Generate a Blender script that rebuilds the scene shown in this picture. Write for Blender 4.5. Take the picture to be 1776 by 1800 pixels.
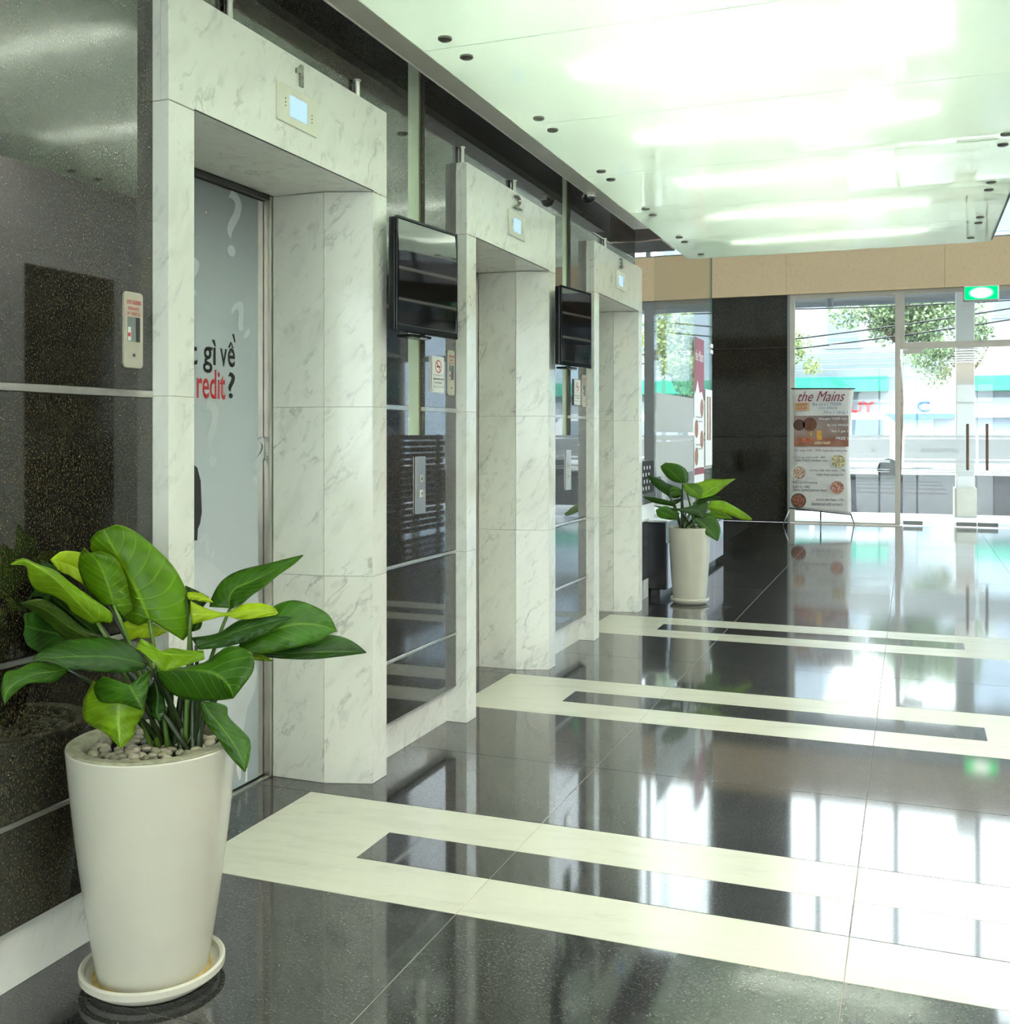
import bpy, bmesh, math, random
from mathutils import Vector, Matrix
random.seed(7)
S = bpy.context.scene
for o in list(bpy.data.objects): bpy.data.objects.remove(o)

# ------------------------------------------------------------------ camera
FPX, CX, HY, H = 1870.0, 888.0, 765.0, 1.3
TH = math.atan((1604 - CX) / FPX)
sn, cs = math.sin(TH), math.cos(TH)
cd = bpy.data.cameras.new('camera'); cam = bpy.data.objects.new('camera', cd)
S.collection.objects.link(cam)
cam.location = (0, 0, H); cam.rotation_euler = (math.pi/2, 0, TH)
cd.sensor_fit = 'HORIZONTAL'; cd.sensor_width = 36; cd.lens = FPX/1776*36
cd.shift_y = -(900-HY)/1776; cd.clip_start = 0.05; cd.clip_end = 300
S.camera = cam

# ------------------------------------------------------------------ sky, exposure
w = bpy.data.worlds.new('sky'); S.world = w; w.use_nodes = True
wn = w.node_tree.nodes; wn.clear()
wo = wn.new('ShaderNodeOutputWorld'); bg = wn.new('ShaderNodeBackground')
bg.inputs[0].default_value = (0.86, 0.93, 1.0, 1); bg.inputs[1].default_value = 1.8
w.node_tree.links.new(bg.outputs[0], wo.inputs[0])
sd = bpy.data.lights.new('sun', 'SUN'); sd.energy = 0.35; sd.angle = 0.3; sd.color = (1, .95, .87)
sun = bpy.data.objects.new('sun', sd); S.collection.objects.link(sun)
sun.rotation_euler = (math.radians(48), 0, math.radians(-15)); sun.location = (0, 30, 30)
S.view_settings.view_transform = 'Standard'; S.view_settings.look = 'None'
S.view_settings.exposure = 2.15; S.view_settings.gamma = 1; S.view_settings.use_curve_mapping = False
ORD = 'first second third fourth fifth sixth seventh eighth ninth tenth eleventh twelfth'.split()
TUBE = 290.0      # ceiling tube emission strength

# ------------------------------------------------------------------ measuring helpers (pixel of the photo -> point of the room)
def flo(px, py, z=0.):
    d = (H-z)*FPX/(py-HY); r = (px-CX)/FPX
    return Vector((-d*sn+r*d*cs, d*cs+r*d*sn, z))
def onX(px, py, X):
    r = (px-CX)/FPX; d = X/(-sn+r*cs)
    return Vector((X, d*cs+r*d*sn, H+(HY-py)*d/FPX))
def onY(px, py, Y):
    r = (px-CX)/FPX; d = Y/(cs+r*sn)
    return Vector((d*(-sn+r*cs), Y, H+(HY-py)*d/FPX))
def onD(px, py, d):
    r = (px-CX)/FPX
    return Vector((-d*sn+r*d*cs, d*cs+r*d*sn, H+(HY-py)*d/FPX))

# ------------------------------------------------------------------ materials
class NT:
    def __init__(s, name):
        s.m = bpy.data.materials.new(name); s.m.use_nodes = True
        s.t = s.m.node_tree; s.t.nodes.clear(); s.out = s.n('ShaderNodeOutputMaterial')
    def n(s, typ, **kw):
        x = s.t.nodes.new(typ)
        for k, v in kw.items():
            if k.startswith('i_'):
                key = k[2:]
                x.inputs[int(key) if key.isdigit() else key.replace('_', ' ')].default_value = v
            else: setattr(x, k, v)
        return x
    def l(s, a, b): s.t.links.new(a, b)
    def ramp(s, src, stops, interp='LINEAR'):
        r = s.n('ShaderNodeValToRGB'); r.color_ramp.interpolation = interp
        e = r.color_ramp.elements
        while len(e) < len(stops): e.new(0.5)
        for i, (p, c) in enumerate(stops):
            e[i].position = p; e[i].color = (*c, 1) if len(c) == 3 else c
        s.l(src, r.inputs[0]); return r.outputs[0]
    def mix(s, fac, a, b, mode='MIX'):
        x = s.n('ShaderNodeMix', data_type='RGBA', blend_type=mode)
        for v, i in ((fac, 0), (a, 6), (b, 7)):
            if hasattr(v, 'links'): s.l(v, x.inputs[i])
            else: x.inputs[i].default_value = v if i == 0 else (*v, 1)
        return x.outputs[2]
    def coord(s, scale=(1, 1, 1), rnd=0, rot=(0, 0, 0)):
        g = s.n('ShaderNodeNewGeometry'); mp = s.n('ShaderNodeMapping')
        mp.inputs['Scale'].default_value = scale; mp.inputs['Rotation'].default_value = rot
        s.l(g.outputs['Position'], mp.inputs[0])
        if rnd:
            oi = s.n('ShaderNodeObjectInfo'); mu = s.n('ShaderNodeMath', operation='MULTIPLY'); mu.inputs[1].default_value = rnd
            s.l(oi.outputs['Random'], mu.inputs[0]); cb = s.n('ShaderNodeCombineXYZ')
            for i in range(3): s.l(mu.outputs[0], cb.inputs[i])
            s.l(cb.outputs[0], mp.inputs['Location'])
        return mp.outputs[0]
    def bsdf(s, **kw):
        p = s.n('ShaderNodeBsdfPrincipled')
        for k, v in kw.items():
            k = k.replace('_', ' ')
            if hasattr(v, 'links'): s.l(v, p.inputs[k])
            else: p.inputs[k].default_value = (*v, 1) if isinstance(v, tuple) and len(v) == 3 else v
        s.l(p.outputs[0], s.out.inputs[0]); return p

def plain(name, col, rough=.5, metal=0., var=.06, scale=6., **kw):
    t = NT(name); nz = t.n('ShaderNodeTexNoise'); nz.inputs['Scale'].default_value = scale
    nz.inputs['Detail'].default_value = 2.0
    t.l(t.coord(), nz.inputs[0])
    c = t.ramp(nz.outputs[0], [(.3, tuple(x*(1-var) for x in col)), (.7, tuple(min(1, x*(1+var)) for x in col))])
    t.bsdf(Base_Color=c, Roughness=rough, Metallic=metal, **kw); return t.m
def emit(name, col, st):
    t = NT(name); e = t.n('ShaderNodeEmission'); e.inputs[0].default_value = (*col, 1); e.inputs[1].default_value = st
    t.l(e.outputs[0], t.out.inputs[0]); return t.m

def granite(name, base, fleck1, fleck2, rough, sc=1.0, amt=1.0, ior=1.6, haze=.32, st=(1, 1, 1)):
    t = NT(name); co = t.coord(rnd=9, scale=st)
    n1 = t.n('ShaderNodeTexNoise'); n1.inputs['Scale'].default_value = 150*sc; n1.inputs['Detail'].default_value = 3
    n2 = t.n('ShaderNodeTexNoise'); n2.inputs['Scale'].default_value = 55*sc; n2.inputs['Detail'].default_value = 4
    n3 = t.n('ShaderNodeTexNoise'); n3.inputs['Scale'].default_value = 3.0; n3.inputs['Detail'].default_value = 2
    for n in (n1, n2, n3): t.l(co, n.inputs[0])
    f1 = t.ramp(n1.outputs[0], [(.54, (0, 0, 0)), (.66, (amt,)*3)])
    f2 = t.ramp(n2.outputs[0], [(.50, (0, 0, 0)), (.72, (amt,)*3)])
    c = t.mix(f2, base, fleck2); c = t.mix(f1, c, fleck1)
    c3 = t.ramp(n3.outputs[0], [(.3, (.75,)*3), (.7, (1.2,)*3)])
    c = t.mix(1.0, c, c3, 'MULTIPLY')
    t.bsdf(Base_Color=c, Roughness=haze, IOR=1.18, Coat_Weight=1.0, Coat_Roughness=rough, Coat_IOR=ior); return t.m
M_gran = granite('black_granite', (.005, .006, .004), (.10, .08, .027), (.024, .022, .011), .025, 2.3, 1.0, 1.95, .3, (1, 1, .55))
M_gfloor = granite('floor_granite', (.010, .0105, .010), (.085, .085, .072), (.026, .026, .024), .06, 1.8, .6, 1.95, .3, (.6, 1, 1))
M_gpill = granite('pillar_granite', (.010, .009, .007), (.11, .085, .045), (.025, .021, .014), .05, 1.0, 1.0, 1.4, .4)

def marble(name, base, vein, rough, vs=1.0, strength=.75, ior=1.5, grain=(1, 1, 1.7)):
    t = NT(name); co = t.coord(rnd=7)
    w0 = t.n('ShaderNodeTexNoise'); w0.inputs['Scale'].default_value = 3.5*vs; w0.inputs['Detail'].default_value = 5
    t.l(co, w0.inputs[0])
    add = t.n('ShaderNodeVectorMath', operation='MULTIPLY_ADD'); t.l(w0.outputs['Color'], add.inputs[0])
    add.inputs[1].default_value = (.09, .09, .09); t.l(co, add.inputs[2])
    U = Vector(grain).normalized(); Vv = U.cross(Vector((.3, -.8, .5))).normalized(); W = U.cross(Vv)
    cb = t.n('ShaderNodeCombineXYZ')
    for i, (ax, k) in enumerate(((U, .55), (Vv, 2.9), (W, 2.9))):
        dt = t.n('ShaderNodeVectorMath', operation='DOT_PRODUCT'); dt.inputs[1].default_value = ax*k; t.l(add.outputs[0], dt.inputs[0]); t.l(dt.outputs['Value'], cb.inputs[i])
    wv = t.n('ShaderNodeTexNoise'); wv.inputs['Scale'].default_value = 2.1*vs; wv.inputs['Detail'].default_value = 8; wv.inputs['Roughness'].default_value = .58
    t.l(cb.outputs[0], wv.inputs[0])
    f = t.ramp(wv.outputs[0], [(.470, (0, 0, 0)), (.499, (strength,)*3), (.528, (0, 0, 0))])
    mod = t.n('ShaderNodeTexNoise'); mod.inputs['Scale'].default_value = 2.6*vs; mod.inputs['Detail'].default_value = 3; t.l(cb.outputs[0], mod.inputs[0])
    mm = t.ramp(mod.outputs[0], [(.50, (0, 0, 0)), (.70, (1, 1, 1))])
    f = t.mix(1.0, f, mm, 'MULTIPLY')
    cl = t.n('ShaderNodeTexNoise'); cl.inputs['Scale'].default_value = 3.0*vs; cl.inputs['Detail'].default_value = 6
    t.l(cb.outputs[0], cl.inputs[0])
    b = t.ramp(cl.outputs[0], [(.28, tuple(x*.90 for x in base)), (.5, base)])
    fv = t.n('ShaderNodeTexNoise'); fv.inputs['Scale'].default_value = 6.5*vs; fv.inputs['Detail'].default_value = 5; t.l(cb.outputs[0], fv.inputs[0])
    ff = t.ramp(fv.outputs[0], [(.60, (0, 0, 0)), (.72, (strength*.38,)*3)])
    c = t.mix(ff, b, vein); c = t.mix(f, c, vein)
    t.bsdf(Base_Color=c, Roughness=rough, IOR=ior); return t.m
M_marb = marble('white_marble', (.80, .81, .745), (.36, .38, .35), .10, 1.6, strength=.75)
M_mfloor = marble('cream_floor_marble', (.60, .60, .50), (.38, .36, .29), .22, 1.6, strength=.35, ior=1.38, grain=(1, .15, 0))
M_beige = marble('beige_limestone', (.85, .63, .38), (.64, .45, .25), .35, 6.0, strength=.5)
M_opp = marble('grey_wall_stone', (.47, .475, .43), (.40, .39, .35), .35, 3.0, strength=.4)
M_alu = plain('brushed_aluminium', (.62, .61, .57), .28, 1.0, .05, 30)
M_trim = plain('satin_ceiling_trim', (.66, .64, .56), .35, .15, .05, 4)
M_steel = plain('stainless_steel', (.60, .59, .55), .30, 1.0, .08, 10)
M_dsteel = plain('dark_steel', (.10, .10, .09), .3, .8)
M_chrome = plain('chrome', (.8, .8, .8), .08, 1.0, .02)
M_frame = plain('window_frame_paint', (.60, .56, .47), .4, .2, .04)
M_gray = plain('grey_frame_paint', (.30, .31, .30), .4, .2, .04)
M_grout = plain('pale_grout', (.34, .32, .27), .8)
M_gtan = plain('tan_grout', (.42, .38, .26), .8)
M_dgrout = plain('dark_joint', (.04, .04, .035), .7)
M_slot = plain('pale_green_paint', (.56, .66, .50), .35, 0, .03)
M_white = plain('white_paint', (.80, .80, .76), .6, 0, .02)
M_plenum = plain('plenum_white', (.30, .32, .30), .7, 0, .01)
M_dark = plain('dark_soffit', (.085, .068, .055), .5, 0, .1)
M_blk = plain('black_plastic', (.012, .013, .015), .25, 0, .05)
M_lilac = plain('lilac_gloss_panel', (.38, .39, .46), .08, 0, .05)
M_pot = plain('cream_glazed_pot', (.51, .50, .41), .22, 0, .04, 5)
M_rim = plain('pot_rim_concrete', (.30, .29, .20), .75, 0, .25, 40)
M_soil = plain('dark_soil', (.03, .025, .018), .9, 0, .3, 60)
M_peb = NT('river_pebble')
_oi = M_peb.n('ShaderNodeObjectInfo'); M_peb.bsdf(Base_Color=M_peb.ramp(_oi.outputs['Random'], [(0, (.20, .19, .12)), (.5, (.34, .32, .22)), (1, (.44, .40, .30))]), Roughness=.45); M_peb = M_peb.m
M_stain = plain('ochre_water_stain', (.45, .34, .12), .3, 0, .35, 30)

def glassmat(name, tint=(1, 1, 1), refl=1.0):
    t = NT(name); tr = t.n('ShaderNodeBsdfTransparent'); tr.inputs[0].default_value = (*tint, 1)
    gl = t.n('ShaderNodeBsdfGlossy'); gl.inputs['Roughness'].default_value = .0
    fr = t.n('ShaderNodeFresnel'); fr.inputs[0].default_value = 1.5
    mu = t.n('ShaderNodeMath', operation='MULTIPLY'); mu.inputs[1].default_value = refl; t.l(fr.outputs[0], mu.inputs[0])
    mx = t.n('ShaderNodeMixShader'); t.l(mu.outputs[0], mx.inputs[0]); t.l(tr.outputs[0], mx.inputs[1]); t.l(gl.outputs[0], mx.inputs[2])
    t.l(mx.outputs[0], t.out.inputs[0]); return t.m
M_glass = glassmat('clear_glass', (.95, .98, .96), 1.0); M_pglass = glassmat('partition_glass', (.985, .995, .985), .45)
def frosted(name, col, tr):
    t = NT(name); d = t.n('ShaderNodeBsdfDiffuse'); d.inputs[0].default_value = (*col, 1)
    x = t.n('ShaderNodeBsdfTranslucent'); x.inputs[0].default_value = (*col, 1)
    m = t.n('ShaderNodeMixShader'); m.inputs[0].default_value = tr
    t.l(d.outputs[0], m.inputs[1]); t.l(x.outputs[0], m.inputs[2]); t.l(m.outputs[0], t.out.inputs[0]); return t.m
M_frost = frosted('frosted_film', (.95, .96, .95), .75)
# ceiling glass: white-green glass, lets tube light through, glossy face
t = NT('frosted_ceiling_glass')
d = t.n('ShaderNodeBsdfDiffuse'); d.inputs[0].default_value = (.60, .80, .62, 1)
x = t.n('ShaderNodeBsdfTranslucent'); x.inputs[0].default_value = (.86, .90, .85, 1)
m = t.n('ShaderNodeMixShader'); m.inputs[0].default_value = .5
t.l(d.outputs[0], m.inputs[1]); t.l(x.outputs[0], m.inputs[2])
g = t.n('ShaderNodeBsdfGlossy'); g.inputs['Roughness'].default_value = .015
fr = t.n('ShaderNodeFresnel'); fr.inputs[0].default_value = 1.55
m2 = t.n('ShaderNodeMixShader'); t.l(fr.outputs[0], m2.inputs[0]); t.l(m.outputs[0], m2.inputs[1]); t.l(g.outputs[0], m2.inputs[2])
t.l(m2.outputs[0], t.out.inputs[0]); M_cglass = t.m
M_tube = emit('fluorescent_tube', (1, 1, .95), TUBE)
M_lcd = emit('lit_blue_display', (.36, .56, 1.0), .36)
M_bolt = plain('bolt_steel', (.22, .22, .19), .35, .9)
M_gedge = plain('green_glass_edge', (.10, .22, .17), .1, 0, .03)

# ------------------------------------------------------------------ object helpers
def link(o, parent=None):
    S.collection.objects.link(o)
    if parent:
        o.parent = parent
        o.matrix_parent_inverse = Matrix.Translation(-wloc(parent))
    return o
def wloc(o):
    v = Vector(o.location)
    return v if o.parent is None else Vector((0, 0, 0)) if o.type == 'MESH' and o.get('_w') is None else v
def tag(o, label=None, cat=None, group=None, kind=None):
    if label: o['label'] = label
    if cat: o['category'] = cat
    if group: o['group'] = group
    if kind: o['kind'] = kind
    return o
def thing(name, loc, label=None, cat=None, group=None, kind=None):
    o = bpy.data.objects.new(name, None); o.location = loc; o.empty_display_size = .05
    S.collection.objects.link(o); return tag(o, label, cat, group, kind)
def meshobj(name, bm, mat, parent=None, smooth=False):
    me = bpy.data.meshes.new(name); bm.normal_update(); bm.to_mesh(me); bm.free()
    for mm in (mat if isinstance(mat, (list, tuple)) else [mat]): me.materials.append(mm)
    if smooth:
        for p in me.polygons: p.use_smooth = True
    o = bpy.data.objects.new(name, me); link(o, parent); return o
def bbox(bm, x0, x1, y0, y1, z0, z1):
    r = bmesh.ops.create_cube(bm, size=1)
    bmesh.ops.scale(bm, vec=(abs(x1-x0), abs(y1-y0), abs(z1-z0)), verts=r['verts'])
    bmesh.ops.translate(bm, vec=((x0+x1)/2, (y0+y1)/2, (z0+z1)/2), verts=r['verts'])
    return r['verts']
def box(name, x0, x1, y0, y1, z0, z1, mat, parent=None, bev=0., seg=1):
    bm = bmesh.new(); bbox(bm, x0, x1, y0, y1, z0, z1)
    if bev: bmesh.ops.bevel(bm, geom=bm.edges[:], offset=bev, segments=seg, affect='EDGES', profile=.5)
    return meshobj(name, bm, mat, parent)
def prism(name, pts, z0, z1, mat, parent=None, bev=0.):
    bm = bmesh.new()
    a = [bm.verts.new((x, y, z0)) for x, y in pts]; b = [bm.verts.new((x, y, z1)) for x, y in pts]
    bm.faces.new(a[::-1]); bm.faces.new(b); n = len(pts)
    for i in range(n): bm.faces.new((a[i], a[(i+1) % n], b[(i+1) % n], b[i]))
    bmesh.ops.recalc_face_normals(bm, faces=bm.faces[:])
    if bev: bmesh.ops.bevel(bm, geom=bm.edges[:], offset=bev, segments=1, affect='EDGES')
    return meshobj(name, bm, mat, parent)
def lathe(name, prof, c, mat, parent=None, seg=64, axis='Z'):
    bm = bmesh.new(); rings = []
    for r, z in prof:
        ring = []
        for i in range(seg):
            a = 2*math.pi*i/seg
            v = Vector((r*math.cos(a), r*math.sin(a), z))
            if axis == 'Y': v = Vector((v.x, v.z, v.y))
            if axis == 'X': v = Vector((v.z, v.x, v.y))
            ring.append(bm.verts.new(v+Vector(c)))
        rings.append(ring)
    for a, b in zip(rings, rings[1:]):
        for i in range(seg): bm.faces.new((a[i], a[(i+1) % seg], b[(i+1) % seg], b[i]))
    if prof[0][0] < 1e-4 and prof[-1][0] < 1e-4: pass
    else:
        for i in range(seg): bm.faces.new((rings[-1][i], rings[-1][(i+1) % seg], rings[0][(i+1) % seg], rings[0][i]))
    bmesh.ops.remove_doubles(bm, verts=bm.verts[:], dist=1e-6)
    bmesh.ops.recalc_face_normals(bm, faces=bm.faces[:])
    o = meshobj(name, bm, mat, parent, True); sharp(o); return o
def sharp(o, ang=35):
    me = o.data
    me.set_sharp_from_angle(angle=math.radians(ang))
def tube(name, pts, rad, mat, parent=None, seg=8, cap=True):
    bm = bmesh.new(); rings = []; n = len(pts); pts = [Vector(p) for p in pts]
    up = Vector((0.13, .31, .94)).normalized()
    for i, p in enumerate(pts):
        tg = (pts[min(i+1, n-1)]-pts[max(i-1, 0)]).normalized()
        s = tg.cross(up)
        if s.length < 1e-3: s = tg.cross(Vector((1, 0, 0)))
        s.normalize(); u = s.cross(tg); r = rad[i] if isinstance(rad, (list, tuple)) else rad
        rings.append([bm.verts.new(p+(s*math.cos(2*math.pi*k/seg)+u*math.sin(2*math.pi*k/seg))*r) for k in range(seg)])
    for a, b in zip(rings, rings[1:]):
        for k in range(seg): bm.faces.new((a[k], a[(k+1) % seg], b[(k+1) % seg], b[k]))
    if cap: bm.faces.new(rings[0][::-1]); bm.faces.new(rings[-1])
    bmesh.ops.recalc_face_normals(bm, faces=bm.faces[:])
    return meshobj(name, bm, mat, parent, True)
def copy_tree(o, parent=None):
    c = o.copy(); S.collection.objects.link(c)
    if parent: c.parent = parent
    for ch in list(o.children): copy_tree(ch, c)
    return c
DEPS = None
def text(name, body, mat, parent, org, xd, yd, wid=None, hei=None, bold=0., shear=0., ext=.0004, align='LEFT', spacing=1.0):
    cu = bpy.data.curves.new(name, 'FONT'); cu.body = body; cu.size = 1; cu.offset = bold; cu.shear = shear
    cu.extrude = 0; cu.space_character = spacing; cu.resolution_u = 4
    ob = bpy.data.objects.new(name, cu); S.collection.objects.link(ob)
    bpy.context.view_layer.update()
    me = bpy.data.meshes.new_from_object(ob.evaluated_get(bpy.context.evaluated_depsgraph_get()))
    bpy.data.objects.remove(ob)
    xs = [v.co.x for v in me.vertices] or [0, 1]; ys = [v.co.y for v in me.vertices] or [0, 1]
    x0, x1, y0, y1 = min(xs), max(xs), min(ys), max(ys)
    sy = (hei/(y1-y0)) if hei else None; sx = (wid/(x1-x0)) if wid else None
    if sx is None: sx = sy
    if sy is None: sy = sx
    xd = Vector(xd).normalized(); yd = Vector(yd).normalized(); zd = xd.cross(yd); org = Vector(org)
    bm = bmesh.new(); bm.from_mesh(me); bpy.data.meshes.remove(me)
    for v in bm.verts: v.co = org+xd*(v.co.x-x0)*sx+yd*(v.co.y-y0)*sy+zd*ext
    # give the letters a real thickness
    ret = bmesh.ops.extrude_face_region(bm, geom=bm.faces[:])
    for v in [g for g in ret['geom'] if isinstance(g, bmesh.types.BMVert)]: v.co += zd*ext
    return meshobj(name, bm, mat, parent)
YX, YZ = (0, 1, 0), (0, 0, 1)
def fit(name, body, mat, parent, p0, p1, xd, **kw):
    """text whose lower-left is p0 and upper-right p1"""
    d = p1-p0; return text(name, body, mat, parent, p0, xd, YZ, wid=abs(d.dot(Vector(xd))), hei=abs(d.z), **kw)
M_ink = plain('black_ink', (.02, .02, .022), .5); M_red = plain('red_ink', (.55, .03, .04), .5)
M_wine = plain('wine_red_print', (.25, .02, .05), .45); M_bluei = plain('grey_blue_ink', (.16, .22, .36), .5)
M_paper = plain('print_paper', (.80, .80, .76), .45, 0, .03); M_pale = plain('pale_print', (.58, .63, .66), .5, 0, .03)

# ================================================================== SETTING
# ---- floor
fl = thing('floor', (0, 0, 0), kind='structure')
box('joint_bed', -8.5, 6, -4, 16.3, -.06, -.0016, M_grout, fl)
XL = [-8.2, -7.194, -6.188, -5.182, -4.176, -3.17, -2.164, -1.158, -.152, .854, 1.86, 2.866, 3.872, 4.878]
G = .0013
def tile(x0, x1, y0, y1, mat, name):
    if x1-x0 < .02 or y1-y0 < .02: return
    box(name, x0+G, x1-G, y0+G, y1-G, -.02, 0, mat, fl, .0006)
SX0, SX1, IX0, IX1 = -2.05, .75, -1.60, .30
stripes = [(y0, y0+.245, y0+.468, y0+.722) for y0 in (.59, 2.65, 4.71, 6.768)]
edges = [-3.9, -2.9, -1.9, -.75] ; yy = -.11
rows = []
rows += [(-3.9, -2.9), (-2.9, -1.9), (-1.9, -.9), (-.9, -.11)]
rows.append((-.11, .59))
for k, (a, b, c, d_) in enumerate(stripes):
    rows.append(('s', k)); nxt = stripes[k+1][0] if k < 3 else 8.13
    mid = d_+(nxt-d_)*.5 if k < 3 else None
    if k < 3:
        jm = 1.95+2.06*k; rows += [(d_, jm), (jm, nxt)]
    else: rows.append((d_, 8.13))
y = 8.13
while y < 16.2: rows.append((y, min(y+1.03, 16.3))); y += 1.03
for r in rows:
    if r[0] != 's':
        for a, b in zip(XL, XL[1:]):
            if b <= -2.4 and r[1] < 7.9: continue
            x0 = a
            tile(x0, b, r[0], r[1], M_gfloor, 'granite_tile')
    else:
        a, b, c, d_ = stripes[r[1]]
        J = [SX0, -1.158, -.152, SX1]
        for x0, x1 in zip(J, J[1:]):
            tile(x0, x1, a, b, M_mfloor, 'marble_tile'); tile(x0, x1, c, d_, M_mfloor, 'marble_tile')
        box('marble_tile', SX0+G, IX0, b-G, c+G, -.02, 0, M_mfloor, fl); box('marble_tile', IX1, SX1-G, b-G, c+G, -.02, 0, M_mfloor, fl)
        tile(IX0, -1.158, b, c, M_gfloor, 'granite_tile'); tile(-1.158, -.152, b, c, M_gfloor, 'granite_tile'); tile(-.152, IX1, b, c, M_gfloor, 'granite_tile')
        tile(-2.40, SX0, a, d_, M_gfloor, 'granite_tile')
        for x0, x1 in ((SX1, 1.86), (1.86, 2.866), (2.866, 3.872), (3.872, 4.878)): tile(x0, x1, a, d_, M_gfloor, 'granite_tile')

# ---- left wall: polished black granite panels with steel rails
GX = -1.93
wl = thing('wall_left', (-2.0, 3, 0), kind='structure')
box('granite_panel', GX-.03, GX, -3.9, 2.36, .163, .395, M_gran, wl, .0008)
box('granite_panel', GX-.03, GX, -3.9, 2.36, .411, .765, M_gran, wl, .0008)
box('granite_panel', GX-.03, GX, -3.9, 2.36, .785, 1.401, M_gran, wl, .0008)
box('granite_panel', GX-.03, GX, -3.9, 2.36, 1.421, 3.3, M_gran, wl, .0008)
trm = thing('trim_2', (GX, 3, 1.4), kind='structure')
def rails(y0, y1, gap=None):
    for z0, z1 in ((.397, .410), (.768, .782)): box('steel_rail', GX-.02, GX+.003, y0, y1, z0, z1, M_alu, trm, .001)
    for a, b in ([(y0, y1)] if not gap else [(y0, gap[0]), (gap[1], y1)]): box('steel_rail', GX-.02, GX+.003, a, b, 1.402, 1.420, M_alu, trm, .001)
rails(-3.9, 2.36)
for k in (0, 1):
    o = 2.06*k; a, b = 3.637+o, 4.42+o; s0, s1 = 3.93+o, 4.092+o
    box('granite_panel', GX-.03, GX, a, b, .163, .395, M_gran, wl, .0008)
    box('granite_panel', GX-.03, GX, a, b, .411, .765, M_gran, wl, .0008)
    box('granite_panel', GX-.03, GX, a, b, .785, 1.30, M_gran, wl)
    for c0, c1 in ((a, s0), (s1, b)):
        box('granite_panel', GX-.03, GX, c0, c1, 1.30, 1.401, M_gran, wl)
        box('granite_panel', GX-.03, GX, c0, c1, 1.421, 3.3, M_gran, wl, .0006)
    box('slot_back', GX-.05, GX-.026, s0-.02, s1, 1.28, 3.3, M_slot, wl)
    box('slot_edge_strip', GX-.026, GX-.021, s1-.007, s1, 1.30, 3.3, plain('slot_trim_tan', (.22, .20, .12), .5), wl)
    rails(a, b, (s0, s1))
for k in range(3):
    o = 2.06*k
    box('granite_panel', GX-.03, GX, 2.362+o, 3.635+o, 2.50, 3.3, M_gran, wl, .0008)
box('wall_core', -2.2, GX-.05, -3.9, 2.42, 0, 3.3, M_dark, wl)
for k in (0, 1): box('wall_core', -2.2, GX-.05, 3.58+2.06*k, 4.48+2.06*k, 0, 3.3, M_dark, wl)
for k in range(3):
    o = 2.06*k
    box('wall_core', -2.29, GX-.035, 2.42+o, 3.58+o, 2.235, 3.3, M_dark, wl)
    box('shaft_wall', -2.9, -2.42, 2.40+o, 3.60+o, -.02, 3.3, M_dark, wl)
    for y0, y1 in ((2.40, 2.50), (3.50, 3.60)): box('shaft_wall', -2.42, -2.28, y0+o, y1+o, -.02, 3.3, M_dark, wl)
    box('shaft_wall', -2.42, -2.28, 2.5+o, 3.5+o, 2.235, 3.3, M_dark, wl)
    box('shaft_wall', -2.9, -2.2, 2.40+o-.9, 2.40+o, -.02, 3.3, M_dark, wl)
box('shaft_wall', -2.9, -2.2, 7.72, 7.76, -.02, 3.3, M_dark, wl)
# end return of the lift wall and the low wall beyond it
box('wall_core', -2.2, GX-.05, 7.70, 7.78, 0, 2.9, M_marb, wl)
box('granite_panel', -2.03, -1.99, 7.757, 8.42, .15, .40, M_gran, wl, .001)
box('granite_panel', -2.03, -1.99, 7.757, 8.42, .405, .617, M_gran, wl, .001)
box('coping', -2.12, -1.98, 7.78, 8.42, .617, .63, M_alu, wl, .001)
bl = thing('baseboard_left', (-1.975, 3, 0), kind='structure')
for a, b in ((-3.9, -2.3), (-2.3, -.8), (-.8, .8), (.8, 2.36), (3.637, 4.42), (5.697, 6.48), (7.757, 8.42)):
    X = -1.975 if b < 8 else -1.985
    box('marble_slab', X-.04, X, a+.0008, b-.0008, 0, .162 if b < 8 else .148, M_marb, bl, .001)

# ---- ceiling
Z = 2.744
ce = thing('ceiling', (-.6, 3, Z), kind='structure')
jy = [-3.9] + [3.63+1.043*k for k in range(-6, 5)] + [8.70]
jy = [-3.67+1.043*k for k in range(0, 12)]; jy[-1] = jy[-1]
jy = [3.63+1.0385*k for k in range(-7, 5)] + [8.70]
for a, b in zip(jy, jy[1:]):
    box('glass_panel', -1.718, .54, a+.0015, b-.0015, Z, Z+.012, M_cglass, ce)
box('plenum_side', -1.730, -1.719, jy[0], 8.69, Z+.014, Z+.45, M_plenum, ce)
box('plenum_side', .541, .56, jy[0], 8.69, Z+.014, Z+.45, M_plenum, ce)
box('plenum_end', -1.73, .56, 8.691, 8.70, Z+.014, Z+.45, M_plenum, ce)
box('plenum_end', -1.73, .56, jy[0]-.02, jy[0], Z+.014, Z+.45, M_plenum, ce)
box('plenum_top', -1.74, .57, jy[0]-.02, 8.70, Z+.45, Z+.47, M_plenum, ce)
box('soffit', -2.25, -1.735, -4, 7.3, 3.30, 3.34, plain('soffit_grey', (.62, .60, .54), .6), ce)
box('soffit', .56, 2.45, -4, 8.25, 3.62, 3.67, M_white, ce)
box('slab_edge', -8.5, -1.735, 7.785, 8.25, 2.744, 3.6, M_dark, ce)
box('slab_edge', -1.735, 4.2, 8.25, 8.5, 3.3, 7.0, M_white, ce)
box('slab_edge', -8.5, -1.735, 8.25, 8.5, 3.5, 7.0, M_white, ce)
box('high_ceiling', -8.5, 4.3, 8.3, 16.5, 7.0, 7.1, M_white, ce)
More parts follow.
